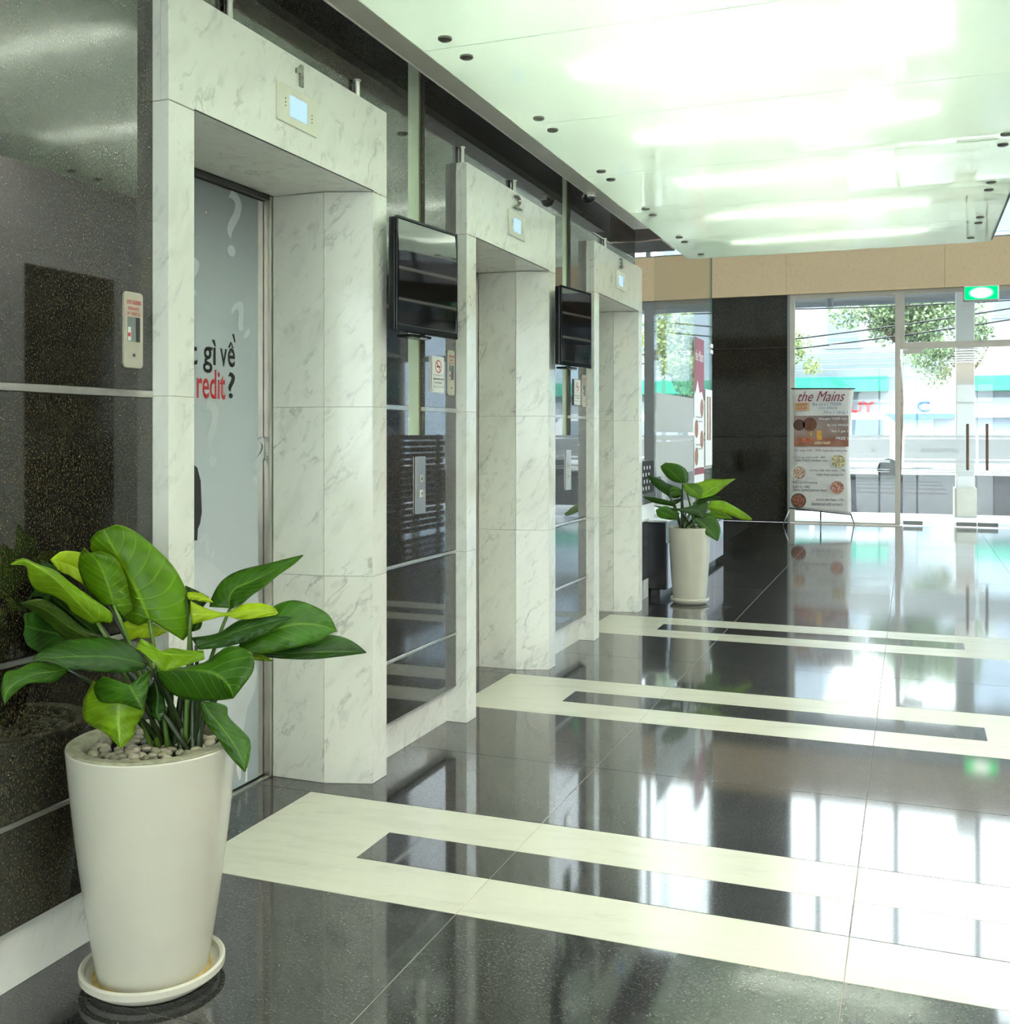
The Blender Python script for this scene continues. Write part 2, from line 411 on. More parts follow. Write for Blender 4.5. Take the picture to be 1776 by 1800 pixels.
M_fill = emit('fill_lamp_glow', (1, .97, .93), 15.0)  # unseen lamps added over the right side to brighten the marble
for k in range(10):
    y = -3.75+1.05*k
    tt = thing('fill_lamp', (1.5, y, 3.60), f'added linear fill lamp, out of view over the right-hand side, {ORD[9-k]} row from the street', 'light', 'added fill lamps in the right-hand soffit')
    box('fill_frame', 1.06, 2.34, y-.07, y+.07, 3.605, 3.619, M_alu, tt, .003); box('fill_panel', 1.08, 2.32, y-.055, y+.055, 3.600, 3.604, M_fill, tt)
trim1 = thing('trim_1', (-1.77, 3, Z), kind='structure')
box('ceiling_edge_channel', -1.817, -1.7185, -4, 7.3, Z, Z+.035, M_trim, trim1, .001)
box('edge_lip', -1.824, -1.8175, -4, 7.3, Z-.003, Z+.036, M_white, trim1)
def bolt(x, y, parent=ce):
    return lathe('glass_bolt', [(.0, -.012), (.020, -.012), (.026, -.008), (.026, -.001), (.0, -.001)], (x, y, Z), M_bolt, parent, 20)
for k in range(-3, 5):
    yj = 3.63+1.0385*k
    for dy in (-.1, .1):
        for x in (-1.585, .42): bolt(x, yj+dy)
for x in (-1.57, .40): bolt(x, 8.46)
# fluorescent tubes in the plenum
for k in range(-6, 5):
    y = 4.05+1.0*k + (0 if k < 1 else .02)
    if y < jy[0]+.2: continue
    tt = thing('ceiling_tube', (-.58, y, Z+.2), f'fluorescent tube glowing behind the frosted glass ceiling, row {"ABCDEFGHIJKL"[k+6]}' , 'light', 'fluorescent tubes above the glass ceiling')
    tt['label'] = f'white fluorescent tube above the frosted glass ceiling, {ORD[4-k]} row from its far edge'
    lathe('lamp_tube', [(.0, -.66), (.019, -.66), (.019, .66), (.0, .66)], (-.575, y, Z+.085), M_tube, tt, 10, 'X')
    box('fitting', -1.27, .12, y-.035, y+.035, Z+.125, Z+.165, M_white, tt, .004)
    for x in (-1.25, .10): box('lamp_holder', x-.012, x+.012, y-.02, y+.02, Z+.065, Z+.125, M_white, tt)

# ---- end wall
EY = 16.3
wb = thing('wall_back', (-1, EY, 0), kind='structure')
for z0, z1 in ((0, 1.27), (1.28, 2.607), (2.617, 3.385)):
    box('granite_panel', -2.87, -1.735, EY, EY+.03, z0+.002, z1-.002, M_gpill, wb, .002)
box('granite_panel', -2.87, -1.735, EY+.02, EY+.3, 4.07, 7, M_gpill, wb, .002)
box('pillar_core', -2.865, -1.74, EY+.03, EY+.36, 0, 7, M_dark, wb)
box('band_core', -8.5, 4.2, EY+.02, EY+.3, 3.39, 4.055, M_dark, wb)
xs = [-8.5, -6.3, -4.05, -1.75, .43, 2.6, 4.2]
for a, b in zip(xs, xs[1:]):
    box('limestone_panel', a+.0015, b-.0015, EY-.06, EY+.02, 3.385, 4.06, M_beige, wb, .001)
box('pillar_trim', -1.735, -1.70, EY-.02, EY+.1, 0, 3.385, M_gray, wb)

def window(n, x0, x1, z0, z1, mull, depth=.07, mat=M_frame, fr=.05, y=EY):
    wd = thing('window_%d' % n, ((x0+x1)/2, y, z0), kind='structure')
    box('window_frame', x0, x1, y, y+depth, z1-fr, z1, mat, wd, .002)
    box('window_frame', x0, x1, y, y+depth, z0, z0+.03, mat, wd, .002)
    xs = [x0]+mull+[x1]
    for i, xx in enumerate(xs):
        w_ = fr if i in (0, len(xs)-1) else fr*1.4
        xa = xx if i == 0 else xx-w_ if i == len(xs)-1 else xx-w_/2
        box('mullion', xa, xa+w_, y-.005, y+depth, z0+.03, z1-fr, mat, wd, .002)
    for a, b in zip(xs, xs[1:]): box('pane', a+.03, b-.03, y+.03, y+.036, z0+.02, z1-.02, M_glass, wd)
    return wd
# window_1: fixed pane right of the granite pillar, and its frosted band
w1 = window(1, -1.70, -.16, 0, 3.385, [], fr=.07)
def sheet(name, a, b, mat, parent):
    bm = bmesh.new(); a, b = Vector(a), Vector(b)
    bm.faces.new([bm.verts.new(p) for p in ((a.x, a.y, a.z), (b.x, b.y, a.z), (b.x, b.y, b.z), (a.x, a.y, b.z))])
    return meshobj(name, bm, mat, parent)
def bands(parent, x0, x1, y):
    for z0, z1 in ((.965, 1.245), (1.262, 1.30), (.905, .945), (.80, .812), (.765, .777)):
        sheet('frosted_film', (x0, y, z0), (x1, y, z1), M_frost, parent)
bands(w1, -1.63, -.30, EY+.026)
M_gh = plain('ghost_lettering', (.50, .50, .48), .6)
XM = (-1, 0, 0)
# lettering is read from the street, so it is mirrored from inside
def rtext(body, xr, wid, z0, hei, parent):
    o = text('lettering', body, M_gh, parent, (xr, EY+.045, z0), XM, YZ, wid=wid, hei=hei, ext=.0005); return o
rtext('A', -.50, .055, 1.06, .07, w1)
# window_2 transom above the doors, window_3 clerestory
w2 = window(2, -.16, 4.2, 2.60, 3.385, [2.0], fr=.06)
w3 = window(3, -1.735, 4.2, 4.06, 7.0, [-1.30, -.22, .86, 1.94, 3.02], fr=.05, mat=M_gray)
w4 = window(4, -8.5, -2.87, 4.06, 7.0, [-7.2, -6.1, -5.0, -3.85], fr=.05, mat=M_gray)
w5 = window(5, -8.5, -3.0, 0, 3.385, [-6.6, -5.2, -3.82], fr=.13, mat=M_gray)
box('window_frame', -3.0, -2.87, EY-.01, EY+.1, 0, 3.385, M_gray, w5)
bands(w5, -8.3, -3.1, EY+.026)
# glass doors
def gdoor(n, x0, x1, hx, label=None):
    d = thing('door_%d' % n, (x0, EY, 0), kind='structure')
    box('door_pane', x0, x1, EY+.02, EY+.032, .012, 2.53, M_glass, d)
    box('pane_edge', x0-.004, x0, EY+.02, EY+.032, .012, 2.53, M_frost, d)
    for z0, z1 in ((.965, 1.245), (1.262, 1.30), (.905, .945), (.80, .812), (.765, .777)):
        sheet('frosted_film', (x0+.01, EY+.016, z0), (x1-.01, EY+.016, z1), M_frost, d)
    if hx is not None:
        box('door_handle', hx-.018, hx+.018, EY-.085, EY-.055, .81, 1.46, M_hand, d, .012, 3)
        for z in (.93, 1.34): box('handle_post', hx-.008, hx+.008, EY-.06, EY+.02, z-.008, z+.008, M_alu, d)
        ends = x1-.26 if hx > (x0+x1)/2 else x0
        box('patch_fitting', ends, ends+.26, EY+.006, EY+.046, .015, .07, M_dsteel, d, .002)
    return d
M_hand = plain('brown_door_handle', (.20, .11, .07), .35, .3, .1)
box('door_head', -.16, 4.2, EY, EY+.07, 2.54, 2.60, M_frame, w2, .002)
d2 = gdoor(2, -.12, .845, .725); d3 = gdoor(3, .86, 1.83, .975); d5 = gdoor(5, 1.9, 4.1, None)
box('patch_fitting', -.12, .14, EY+.006, EY+.046, .015, .07, M_dsteel, d2, .002)
box('patch_fitting', -.12, .14, EY+.006, EY+.046, 2.47, 2.53, M_frame, d2, .002)
for x, ch, w_ in ((.60, 'AN PHU PLAZA', .50),): rtext(ch, x, w_, 1.065, .06, d2)
rtext('AN PHU PLAZA', 1.75, .5, 1.065, .06, d3)

# ---- right wall (opposite the lifts), partly glazed toward the street
wr = thing('wall_right', (2.4, 3, 0), kind='structure')
box('wall_core', 2.451, 2.55, -4.1, 8.2, -.05, 3.7, M_dark, wr)
for k in range(10):
    y0 = -4+1.2*k
    if y0 >= 8: break
    for z0, z1 in ((0, .9), (.9, 1.8), (1.8, 2.7), (2.7, 3.62)):
        box('limestone_panel', 2.4, 2.45, y0+.001, y0+1.199, z0+.001, z1-.001, M_opp, wr)
box('granite_panel', 2.385, 2.4, 6.2, 7.15, 0.002, 2.6, M_gpill, wr, .002)
w6 = thing('window_6', (4.2, 12, 0), kind='structure')
for yv in (8.3, 10.3, 12.3, 14.3, 16.25): box('mullion', 4.2, 4.28, yv-.04, yv+.04, 0, 7, M_frame, w6)
for zv in (0, 2.6, 3.4, 7): box('transom', 4.2, 4.28, 8.3, 16.3, zv, zv+.06, M_frame, w6)
box('pane', 4.23, 4.24, 8.3, 16.3, 0, 7, M_glass, w6)
box('limestone_panel', 2.45, 4.28, 8.2, 8.3, 0, 3.3, M_beige, wr)
# left side and rear enclosure
wsd = thing('wall_side', (-8.5, 12, 0), kind='structure')
box('plaster', -8.6, -8.5, 7.7, 16.5, 0, 7, M_white, wsd)
box('plaster', -8.5, -2.2, 7.70, 7.78, 0, 3.0, M_white, wsd)
wf = thing('wall_front', (0, -4, 0), kind='structure')  # unseen rear wall, its glazing added to send daylight onto the reveals
box('plaster', -2.2, 2.45, -4.1, -4.0, 2.9, 3.7, M_beige, wf)
for xv in (-2.15, -1.0, .15, 1.3, 2.4): box('mullion', xv-.03, xv+.03, -4.06, -4.0, 0, 2.9, M_frame, wf)
box('transom', -2.2, 2.45, -4.06, -4.0, 2.3, 2.36, M_frame, wf)
box('pane', -2.2, 2.45, -4.04, -4.032, 0, 2.9, M_glass, wf)

# ================================================================== LIFTS
def portal(o, label):
    t = thing('lift_surround', (GX, 3.0+o, 0), label, 'door surround', 'marble lift surrounds')
    FX = -1.877; rows_ = [(0, .774), (.774, 1.406), (1.406, 2.208)]; g = .0007
    a, b, c, d_ = 2.36+o, 2.47+o, 3.527+o, 3.637+o
    for z0, z1 in rows_:
        prism('marble_panel', [(-1.978, a), (FX, a), (FX, b), (-1.90, b), (-1.978, b-.03)], z0+g, z1-g, M_marb, t, .0012)
        prism('marble_panel', [(-1.978, d_), (-1.978, c+.03), (-1.90, c), (FX, c), (FX, d_)], z0+g, z1-g, M_marb, t, .0012)
        # splayed reveals
        prism('marble_panel', [(FX-.002, b+.001), (-2.052, b+.058), (-2.052, b+.02), (-1.975, b-.025), (-1.902, b+.001)], z0+g, z1-g, M_marb, t, .0006)
        prism('marble_panel', [(FX-.002, c-.001), (-1.902, c-.001), (-1.975, c+.025), (-2.052, c-.02), (-2.052, c-.058)], z0+g, z1-g, M_marb, t, .0006)
        box('marble_panel', -2.275, -2.054, b+.035, b+.0575, z0+g, z1-g, M_marb, t, .0006)
        box('marble_panel', -2.275, -2.054, c-.0575, c-.035, z0+g, z1-g, M_marb, t, .0006)
    for zj in (.774, 1.406, 2.2088):
        for pts in ([(-1.977, a+.0005), (FX-.0006, a+.0005), (FX-.0006, b), (-1.90, b), (-1.977, b-.03)], [(-1.977, d_-.0005), (-1.977, c+.03), (-1.90, c), (FX-.0006, c), (FX-.0006, d_-.0005)],
                    [(FX-.003, b+.0002), (-2.27, b+.057), (-2.27, b+.03), (-1.90, b-.01)], [(FX-.003, c-.0002), (-1.90, c+.01), (-2.27, c-.03), (-2.27, c-.057)]):
            if zj > 2 and abs(pts[1][0]) > 2: continue
            prism('grout_line', pts, zj-.00069, zj+.00069, M_gtan, t)
    box('header_panel', -1.905, FX, a, d_, 2.2095, 2.533, M_marb, t, .0012)
    box('top_slab', -1.929, -1.906, a, d_, 2.50, 2.533, M_marb, t, .0008)
    for y0, y1 in ((a, a+.05), (d_-.05, d_)): box('side_cheek', -1.964, -1.906, y0, y1, 2.2095, 2.4995, M_marb, t, .0006)
    box('soffit_panel', -2.276, -1.906, b-.02, c+.02, 2.2095, 2.23, M_marb, t, .0008)
    box('dark_lip', -1.9015, FX+.002, b, c, 2.2095, 2.2125, M_dgrout, t)  # thin dark strip along the header's lower front edge
    return t
def liftdoor(n, o):
    d = thing('door_%d' % n, (-2.31, 3.0+o, 0), kind='structure')
    b, c = 2.47+o, 3.527+o
    box('door_jamb', -2.335, -2.277, c-.075, c-.036, 0, 2.208, M_steel, d, .001)
    box('door_jamb', -2.335, -2.277, b+.036, b+.075, 0, 2.208, M_steel, d, .001)
    box('door_head', -2.335, -2.277, b+.075, c-.075, 2.19, 2.208, M_dsteel, d, .001)
    box('door_sill', -2.40, -2.277, b+.036, c-.036, 0.0, .006, M_alu, d)
    mid = (b+c)/2
    box('door_leaf', -2.33, -2.306, b+.078, mid-.0015, .012, 2.188, M_steel, d, .001)
    box('door_leaf', -2.33, -2.306, mid+.0015, c-.078, .012, 2.188, M_steel, d, .001)
    return d
L1 = 'white marble lift surround with the number one, nearest the big plant'
L2 = 'white marble lift surround with the number two, in the middle of the row'
L3 = 'white marble lift surround with the number three, farthest, beside the second plant'
portal(0, L1); portal(2.06, L2); portal(4.12, L3)
dl1 = liftdoor(1, 0); liftdoor(4, 2.06); liftdoor(6, 4.12)
def poly(name, pix, X, mat, parent, th=.0006):
    pts = [onX(px, py, X) for px, py in pix]; bm = bmesh.new()
    a = [bm.verts.new(p) for p in pts]; b = [bm.verts.new(p-Vector((th, 0, 0))) for p in pts]
    bm.faces.new(a); bm.faces.new(b[::-1]); n = len(pts)
    for i in range(n): bm.faces.new((a[i], a[(i+1) % n], b[(i+1) % n], b[i]))
    bmesh.ops.recalc_face_normals(bm, faces=bm.faces[:]); return meshobj(name, bm, mat, parent)
# printed advertisement on lift door one
adv = thing('door_advert', (-2.305, 3.0, 0), 'pale blue-grey printed advert covering the first lift door, with question marks', 'advert')
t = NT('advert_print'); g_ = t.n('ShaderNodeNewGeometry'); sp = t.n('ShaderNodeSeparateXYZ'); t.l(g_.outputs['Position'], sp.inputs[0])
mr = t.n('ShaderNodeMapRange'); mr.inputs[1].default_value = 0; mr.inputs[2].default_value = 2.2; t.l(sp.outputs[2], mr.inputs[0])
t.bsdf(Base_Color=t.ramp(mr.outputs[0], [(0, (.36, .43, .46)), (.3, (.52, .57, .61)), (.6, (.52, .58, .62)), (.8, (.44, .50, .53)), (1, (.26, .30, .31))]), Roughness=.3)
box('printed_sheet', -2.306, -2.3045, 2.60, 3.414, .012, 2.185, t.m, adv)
AX = -2.3040
for bod, p0, p1, mt, bo in (('t', (330, 640), (347, 603), M_ink, .012), ('gì', (357, 655), (380, 598), M_ink, .012), ('v', (387, 644), (399, 614), M_ink, .012), ('e', (400.5, 645), (413, 613), M_ink, .012), ('^', (401, 611), (411, 602), M_ink, .01), ('`', (408, 601), (414, 588), M_ink, .01),
                            ('C', (314, 698), (340, 652), M_red, .012), ('redit', (346, 700), (396, 652), M_red, .012), ('?', (401, 700), (413, 655), M_ink, .012)):
    a_, b_ = onX(*p0, AX), onX(*p1, AX)
    fit('print_lettering', bod, mt, adv, a_, b_, YX, bold=bo, ext=.0003)
def qmark(pxa, pya, wpx, hpx, ang, flip=False):
    c0 = onX(pxa, pya, AX); w_ = wpx*1.0; 
    k = (onX(pxa+10, pya, AX)-c0).length/10; kz = abs(onX(pxa, pya+10, AX).z-c0.z)/10
    xd = Vector((0, math.cos(ang), math.sin(ang))); yd = Vector((0, -math.sin(ang), math.cos(ang)))
    if flip: xd = -xd
    text('question_mark', '?', M_pale, adv, c0+Vector((.0001, 0, 0)), xd if not flip else xd, yd, wid=wpx*k, hei=hpx*kz, bold=0., ext=.0002)
qmark(398, 448, 24, 118, -.05); qmark(366, 822, 24, 118, .1); qmark(440, 848, 20, 88, -.3)
qmark(430, 600, 24, 66, .75); qmark(372, 985, 18, 50, .9); qmark(332, 520, 22, 70, .1)
poly('printed_hair', [(338, 815), (347, 822), (353, 845), (354, 875), (355, 900), (352, 920), (348, 930), (347, 950), (338, 950)], AX, M_ink, adv)
poly('printed_shirt', [(338, 985), (352, 978), (372, 988), (405, 1020), (425, 1060), (440, 1130), (452, 1180), (448, 1215), (435, 1245), (428, 1285), (412, 1290), (392, 1330), (380, 1330), (338, 1330)], AX, plain('printed_white_shirt', (.57, .61, .64), .4), adv)
poly('printed_hand', [(380, 1300), (390, 1308), (398, 1328), (405, 1333), (399, 1342), (388, 1347), (370, 1350), (370, 1300)], AX+.0003, plain('printed_skin', (.17, .09, .065), .5), adv)
poly('printed_trousers', [(360, 1345), (386, 1345), (391, 1402), (340, 1428)], AX+.0002, M_ink, adv)
poly('printed_thread', [(417, 1340), (424, 1352), (424, 1368), (420, 1372), (416, 1355)], AX+.0002, M_paper, adv)
poly('printed_thread', [(432, 1350), (435, 1350), (435, 1373), (431, 1375)], AX+.0002, M_paper, adv)
lathe('screw_head', [(0, 0), (.006, 0), (.005, .003), (0, .003)], onX(361, 373, AX), M_chrome, adv, 14, 'X')

# door reveal labels: floor indicators, numbers
def indicator(o, lab):
    t = thing('floor_indicator', (-1.875, 3.0+o, 2.36), lab, 'display', 'lift floor displays')
    box('cover_plate', -1.877, -1.871, 2.878+o, 3.118+o, 2.30, 2.424, plain('ivory_plate', (.70, .70, .58), .3, .1, .02), t, .0015)
    box('lit_screen', -1.871, -1.8702, 2.950+o, 3.053+o, 2.328, 2.396, M_lcd, t)
    for yy_ in (2.925, 3.085):
        for i in range(3): lathe('indicator_dot', [(0, 0), (.003, 0), (.002, .001), (0, .001)], (-1.871, yy_+o, 2.378-.012*i-(0 if yy_ < 3 else .012)), M_dsteel, t, 8, 'X')
for i, n in enumerate(('one', 'two', 'three')):
    indicator(2.06*i, f'cream lift display plate with a lit blue screen under the number {n}')
M_num = plain('polished_numeral', (.30, .29, .25), .18, 1.0, .3, 60)
for i in range(3):
    n = '123'[i]; o = 2.06*i
    y0, y1 = (2.978+o, 3.045+o) if i == 0 else (2.955+o, 3.055+o)
    t = thing('number_sign', (-1.877, 3.0+o, 2.44), 'polished metal numeral %s on the marble above the %s lift' % (('one', 'nearest'), ('two', 'middle'), ('three', 'farthest'))[i], 'number', 'lift numbers')
    for k in range(1):
        if n == '1':
            bm = bmesh.new(); Pn = [(3.012, 2.443), (3.032, 2.443), (3.032, 2.516), (3.020, 2.516), (3.006, 2.502), (2.990, 2.496), (2.990, 2.480), (3.012, 2.484)]
            vs = [bm.verts.new((-1.870, a_, b_)) for a_, b_ in Pn]; f_ = bm.faces.new(vs)
            ex = bmesh.ops.extrude_face_region(bm, geom=[f_])
            for v in [q for q in ex['geom'] if isinstance(q, bmesh.types.BMVert)]: v.co.x -= .0065
            bmesh.ops.recalc_face_normals(bm, faces=bm.faces[:]); meshobj('numeral', bm, M_num, t)
        else: q = text('numeral', n, M_num, t, (-1.876, y0, 2.445), YX, YZ, wid=y1-y0, hei=.07, bold=.01, ext=.006)

# switch plates
def fireswitch(y0, lab):
    t = thing('switch_plate', (GX, y0+.036, 1.58), lab, 'switch', "firemen's lift switch plates")
    bm = bmesh.new(); bbox(bm, GX+.0005, GX+.006, y0, y0+.073, 1.478, 1.678)
    ed = [e for e in bm.edges if abs(e.verts[0].co.x-e.verts[1].co.x) > .004]
    bmesh.ops.bevel(bm, geom=ed, offset=.011, segments=5, affect='EDGES', profile=.5)
    meshobj('brushed_plate', bm, M_steelp, t)
    fx = GX+.0062
    for (a, b, c, d_) in ((0, .006, 1.547, 1.617),): pass
    box('window_recess', GX+.006, GX+.0066, y0+.013, y0+.061, 1.547, 1.612, plain('switch_glass', (.20, .22, .22), .08), t)
    box('recess_edge', GX+.0066, GX+.007, y0+.045, y0+.061, 1.547, 1.612, M_dsteel, t)
    box('warning_sticker', GX+.0066, GX+.0069, y0+.014, y0+.026, 1.549, 1.585, M_paper, t)
    box('sticker_stripe', GX+.0069, GX+.0071, y0+.014, y0+.024, 1.560, 1.570, M_red, t)
    text('lettering', '消防員開關', M_red, t, (fx, y0+.009, 1.645), YX, YZ, wid=.055, hei=.012, ext=.0002)
    text('lettering', "FIREMAN'S", M_red, t, (fx, y0+.015, 1.630), YX, YZ, wid=.042, hei=.009, ext=.0002)
    text('lettering', 'LIFT SWITCH', M_red, t, (fx, y0+.010, 1.616), YX, YZ, wid=.053, hei=.009, ext=.0002)
    lathe('keyhole_screw', [(0, 0), (.0045, 0), (.0035, .002), (0, .002)], (GX+.006, y0+.038, 1.512), M_dsteel, t, 12, 'X')
M_steelp = plain('satin_switch_plate', (.60, .57, .47), .35, .55, .04, 40)
fireswitch(2.240, 'steel lift switch plate with red lettering on black granite, nearest the camera')
fireswitch(4.318, 'steel lift switch plate with red lettering right of the first no-smoking sign')
fireswitch(6.378, 'steel lift switch plate on granite under the farther television')
def callpanel(y0, lab):
    t = thing('call_panel', (GX, y0+.045, 1.07), lab, 'button panel', 'lift call button panels')
    box('face_plate', GX+.0005, GX+.008, y0, y0+.092, .972, 1.211, M_steel, t, .0015)
    for i, z in enumerate((1.118, 1.055)):
        bt = box('call_button', GX+.008, GX+.012, y0+.030, y0+.062, z-.016, z+.016, M_trim, t, .002)
        tri = prism('arrow_mark', [(0, 0)]*3, 0, 1, M_ink, t) if False else None
        s = 1 if i == 0 else -1
        bm = bmesh.new(); c0 = Vector((GX+.0124, y0+.046, z))
        vs = [bm.verts.new(c0+Vector((0, dy, dz*s))) for dy, dz in ((-.007, -.005), (.007, -.005), (0, .008))]
        bm.faces.new(vs); ex = bmesh.ops.extrude_face_region(bm, geom=bm.faces[:])
        for v in [q for q in ex['geom'] if isinstance(q, bmesh.types.BMVert)]: v.co.x -= .0006
        meshobj('arrow_mark', bm, M_ink, bt)
callpanel(3.990, 'steel lift call panel with two buttons between lifts one and two')
callpanel(6.045, 'steel lift call panel with two buttons between lifts two and three')
def nosmoke(y0, y1, lab):
    t = thing('no_smoking_sign', (GX, y0, 1.56), lab, 'sign', 'no-smoking signs')
    box('sign_plate', GX+.004, GX+.008, y0, y1, 1.485, 1.64, M_paper, t, .001)
    box('backing', GX+.0005, GX+.004, y0-.012, y1-.004, 1.482, 1.643, M_alu if y0 < 5 else M_blk, t)
    cy, cz, X = (y0+y1)/2, 1.598, GX+.0084; R = .028
    bm = bmesh.new(); N = 32
    for i in range(N):
        a0, a1 = 2*math.pi*i/N, 2*math.pi*(i+1)/N
        bm.faces.new([bm.verts.new((X, cy+r*math.cos(a)*1.15, cz+r*math.sin(a))) for r, a in ((R, a0), (R, a1), (R*.82, a1), (R*.82, a0))])
    meshobj('ban_ring', bm, M_red, t)
    box('cigarette_mark', X, X+.0003, cy-.018, cy+.018, cz-.004, cz+.003, M_ink, t)
    bm = bmesh.new(); bbox(bm, X, X+.0005, -.026, .026, -.0025, .0025)
    for v in bm.verts: y_, z_ = v.co.y, v.co.z; v.co.y = cy+(y_*.7-z_*.7); v.co.z = cz+(-y_*.7-z_*.7)
    meshobj('ban_bar', bm, M_red, t)
    box('divider', X, X+.0003, y0+.01, y1-.01, 1.560, 1.5612, M_ink, t)
    text('lettering', 'KHÔNG HÚT THUỐC', M_ink, t, (X, y0+.008, 1.540), YX, YZ, wid=(y1-y0)-.016, hei=.010, ext=.0002, bold=.02)
    text('lettering', 'NO SMOKING', M_ink, t, (X, y0+.022, 1.524), YX, YZ, wid=(y1-y0)-.045, hei=.008, ext=.0002)
    text('lettering', 'Please do not smoke', M_bluei, t, (X, y0+.01, 1.507), YX, YZ, wid=(y1-y0)-.02, hei=.006, ext=.0002)
nosmoke(4.150, 4.272, 'white no-smoking sign on granite beneath the nearer television')
nosmoke(6.205, 6.325, 'white no-smoking sign on granite beneath the farther television')

# posts with disc caps standing on the surrounds
for i, (y, lab) in enumerate(((2.684, 'steel post with disc cap above lift one, left side'), (3.47, 'steel post with disc cap above lift one, right end'),
                 (4.45, 'steel post with disc cap above lift two, left end'), (5.126, 'steel post with disc cap above lift two, right of centre'), (6.86, 'steel post with disc cap above lift three'))):
    t = thing('ceiling_post', (-1.915, y, 2.533), lab, 'post', 'steel posts on the lift surrounds')
    lathe('stem', [(0, 2.505), (.011, 2.505), (.011, 2.605), (0, 2.605)], (-1.914, y, 0), M_steel, t, 16)
    lathe('disc_cap', [(0, 2.605), (.015, 2.605), (.015, 2.611), (0, 2.611)], (-1.914, y, 0), M_alu, t, 24)

# dome camera on the ceiling edge
t = thing('dome_camera', (-1.831, 6.1, Z), 'small dark dome security camera hanging from the ceiling edge', 'camera')
lathe('mount_base', [(0, 0), (.034, 0), (.034, -.012), (.030, -.02), (0, -.02)], (-1.80, 6.1, Z), M_trim, t, 28)
lathe('dome', [(0, -.020), (.040, -.020), (.040, -.028)]+[(.038*math.cos(a*math.pi/16), -.028-.036*math.sin(a*math.pi/16)) for a in range(0, 8)]+[(0, -.064)], (-1.80, 6.1, Z), plain('smoked_dome', (.03, .03, .035), .05), t, 28)
lathe('dome_ring', [(.036, -.019), (.043, -.019), (.043, -.029), (.040, -.029)], (-1.80, 6.1, Z), M_chrome, t, 28)

# televisions
def tv(pa, pb, pc, pd, Xa, Xb, lab, warp):
    A, B = onX(*pa, Xa), onX(*pb, Xb); A2, B2 = onX(*pc, Xa), onX(*pd, Xb)
    zt = (A.z+B.z)/2; zb = (A2.z+B2.z)/2
    P0 = Vector((Xa, A.y, zb)); P1 = Vector((Xb, B.y, zb)); u = (P1-P0).normalized(); w_ = (P1-P0).length; h_ = zt-zb
    n = Vector((u.y, -u.x, 0))      # faces the room
    t = thing('television', ((Xa+Xb)/2, (A.y+B.y)/2, zb), lab, 'television', 'televisions on the lift wall')
    def slab(nm, u0, u1, z0, z1, d0, d1, mat, bev=.0015):
        bm = bmesh.new(); bbox(bm, u0, u1, d0, d1, z0, z1)
        if bev: bmesh.ops.bevel(bm, geom=bm.edges[:], offset=bev, segments=2, affect='EDGES', profile=.5)
        for v in bm.verts: q = P0+u*v.co.x+n*v.co.y; v.co = Vector((q.x, q.y, zb+v.co.z))
        return meshobj(nm, bm, mat, t)
    bz = .011
    slab('back_shell', .004, w_-.004, .004, h_-.004, -.042, -.012, M_blk, .004)
    slab('bezel', 0, w_, 0, bz*2.4, -.012, 0, M_bez); slab('bezel', 0, w_, h_-bz, h_, -.012, 0, M_bez)
    slab('bezel', 0, bz, bz*2.4, h_-bz, -.012, 0, M_bez); slab('bezel', w_-bz, w_, bz*2.4, h_-bz, -.012, 0, M_bez)
    bm = bmesh.new(); N = 24; V = {}
    for i in range(N+1):
        for j in range(N+1):
            fx, fz = i/N, j/N
            dd = -.004 + warp*(1-(2*fz-1)**2)
            q = P0+u*(bz+(w_-2*bz)*fx)+n*dd
            V[i, j] = bm.verts.new((q.x, q.y, zb+bz*2.4+(h_-bz*3.4)*fz))
    for i in range(N):
        for j in range(N): bm.faces.new((V[i, j], V[i+1, j], V[i+1, j+1], V[i, j+1]))
    meshobj('screen', bm, M_scr, t, True)
    slab('wall_arm', w_*.35, w_*.6, h_*.3, h_*.7, -.30 if False else -.105, -.042, M_blk)
    slab('lower_arm', w_*.30, w_*.62, -.012, -.001, -.09, -.02, M_blk, .003)
    slab('sensor_bud', w_*.40, w_*.52, -.018, -.0125, -.03, -.008, M_alu, .002)
M_bez = plain('gloss_black_bezel', (.01, .012, .016), .08); M_scr = plain('dark_screen', (.006, .007, .008), .035, 0, .05, IOR=3.2)
tv((698, 375), (805, 413), (701, 580), (805, 598), -1.80, -1.745, 'black flat television on the wall between lifts one and two', .0065)
tv((987, 497), (1040, 519), (987, 641), (1038, 648), -1.80, -1.745, 'black flat television farther off, between lifts two and three', .0065)

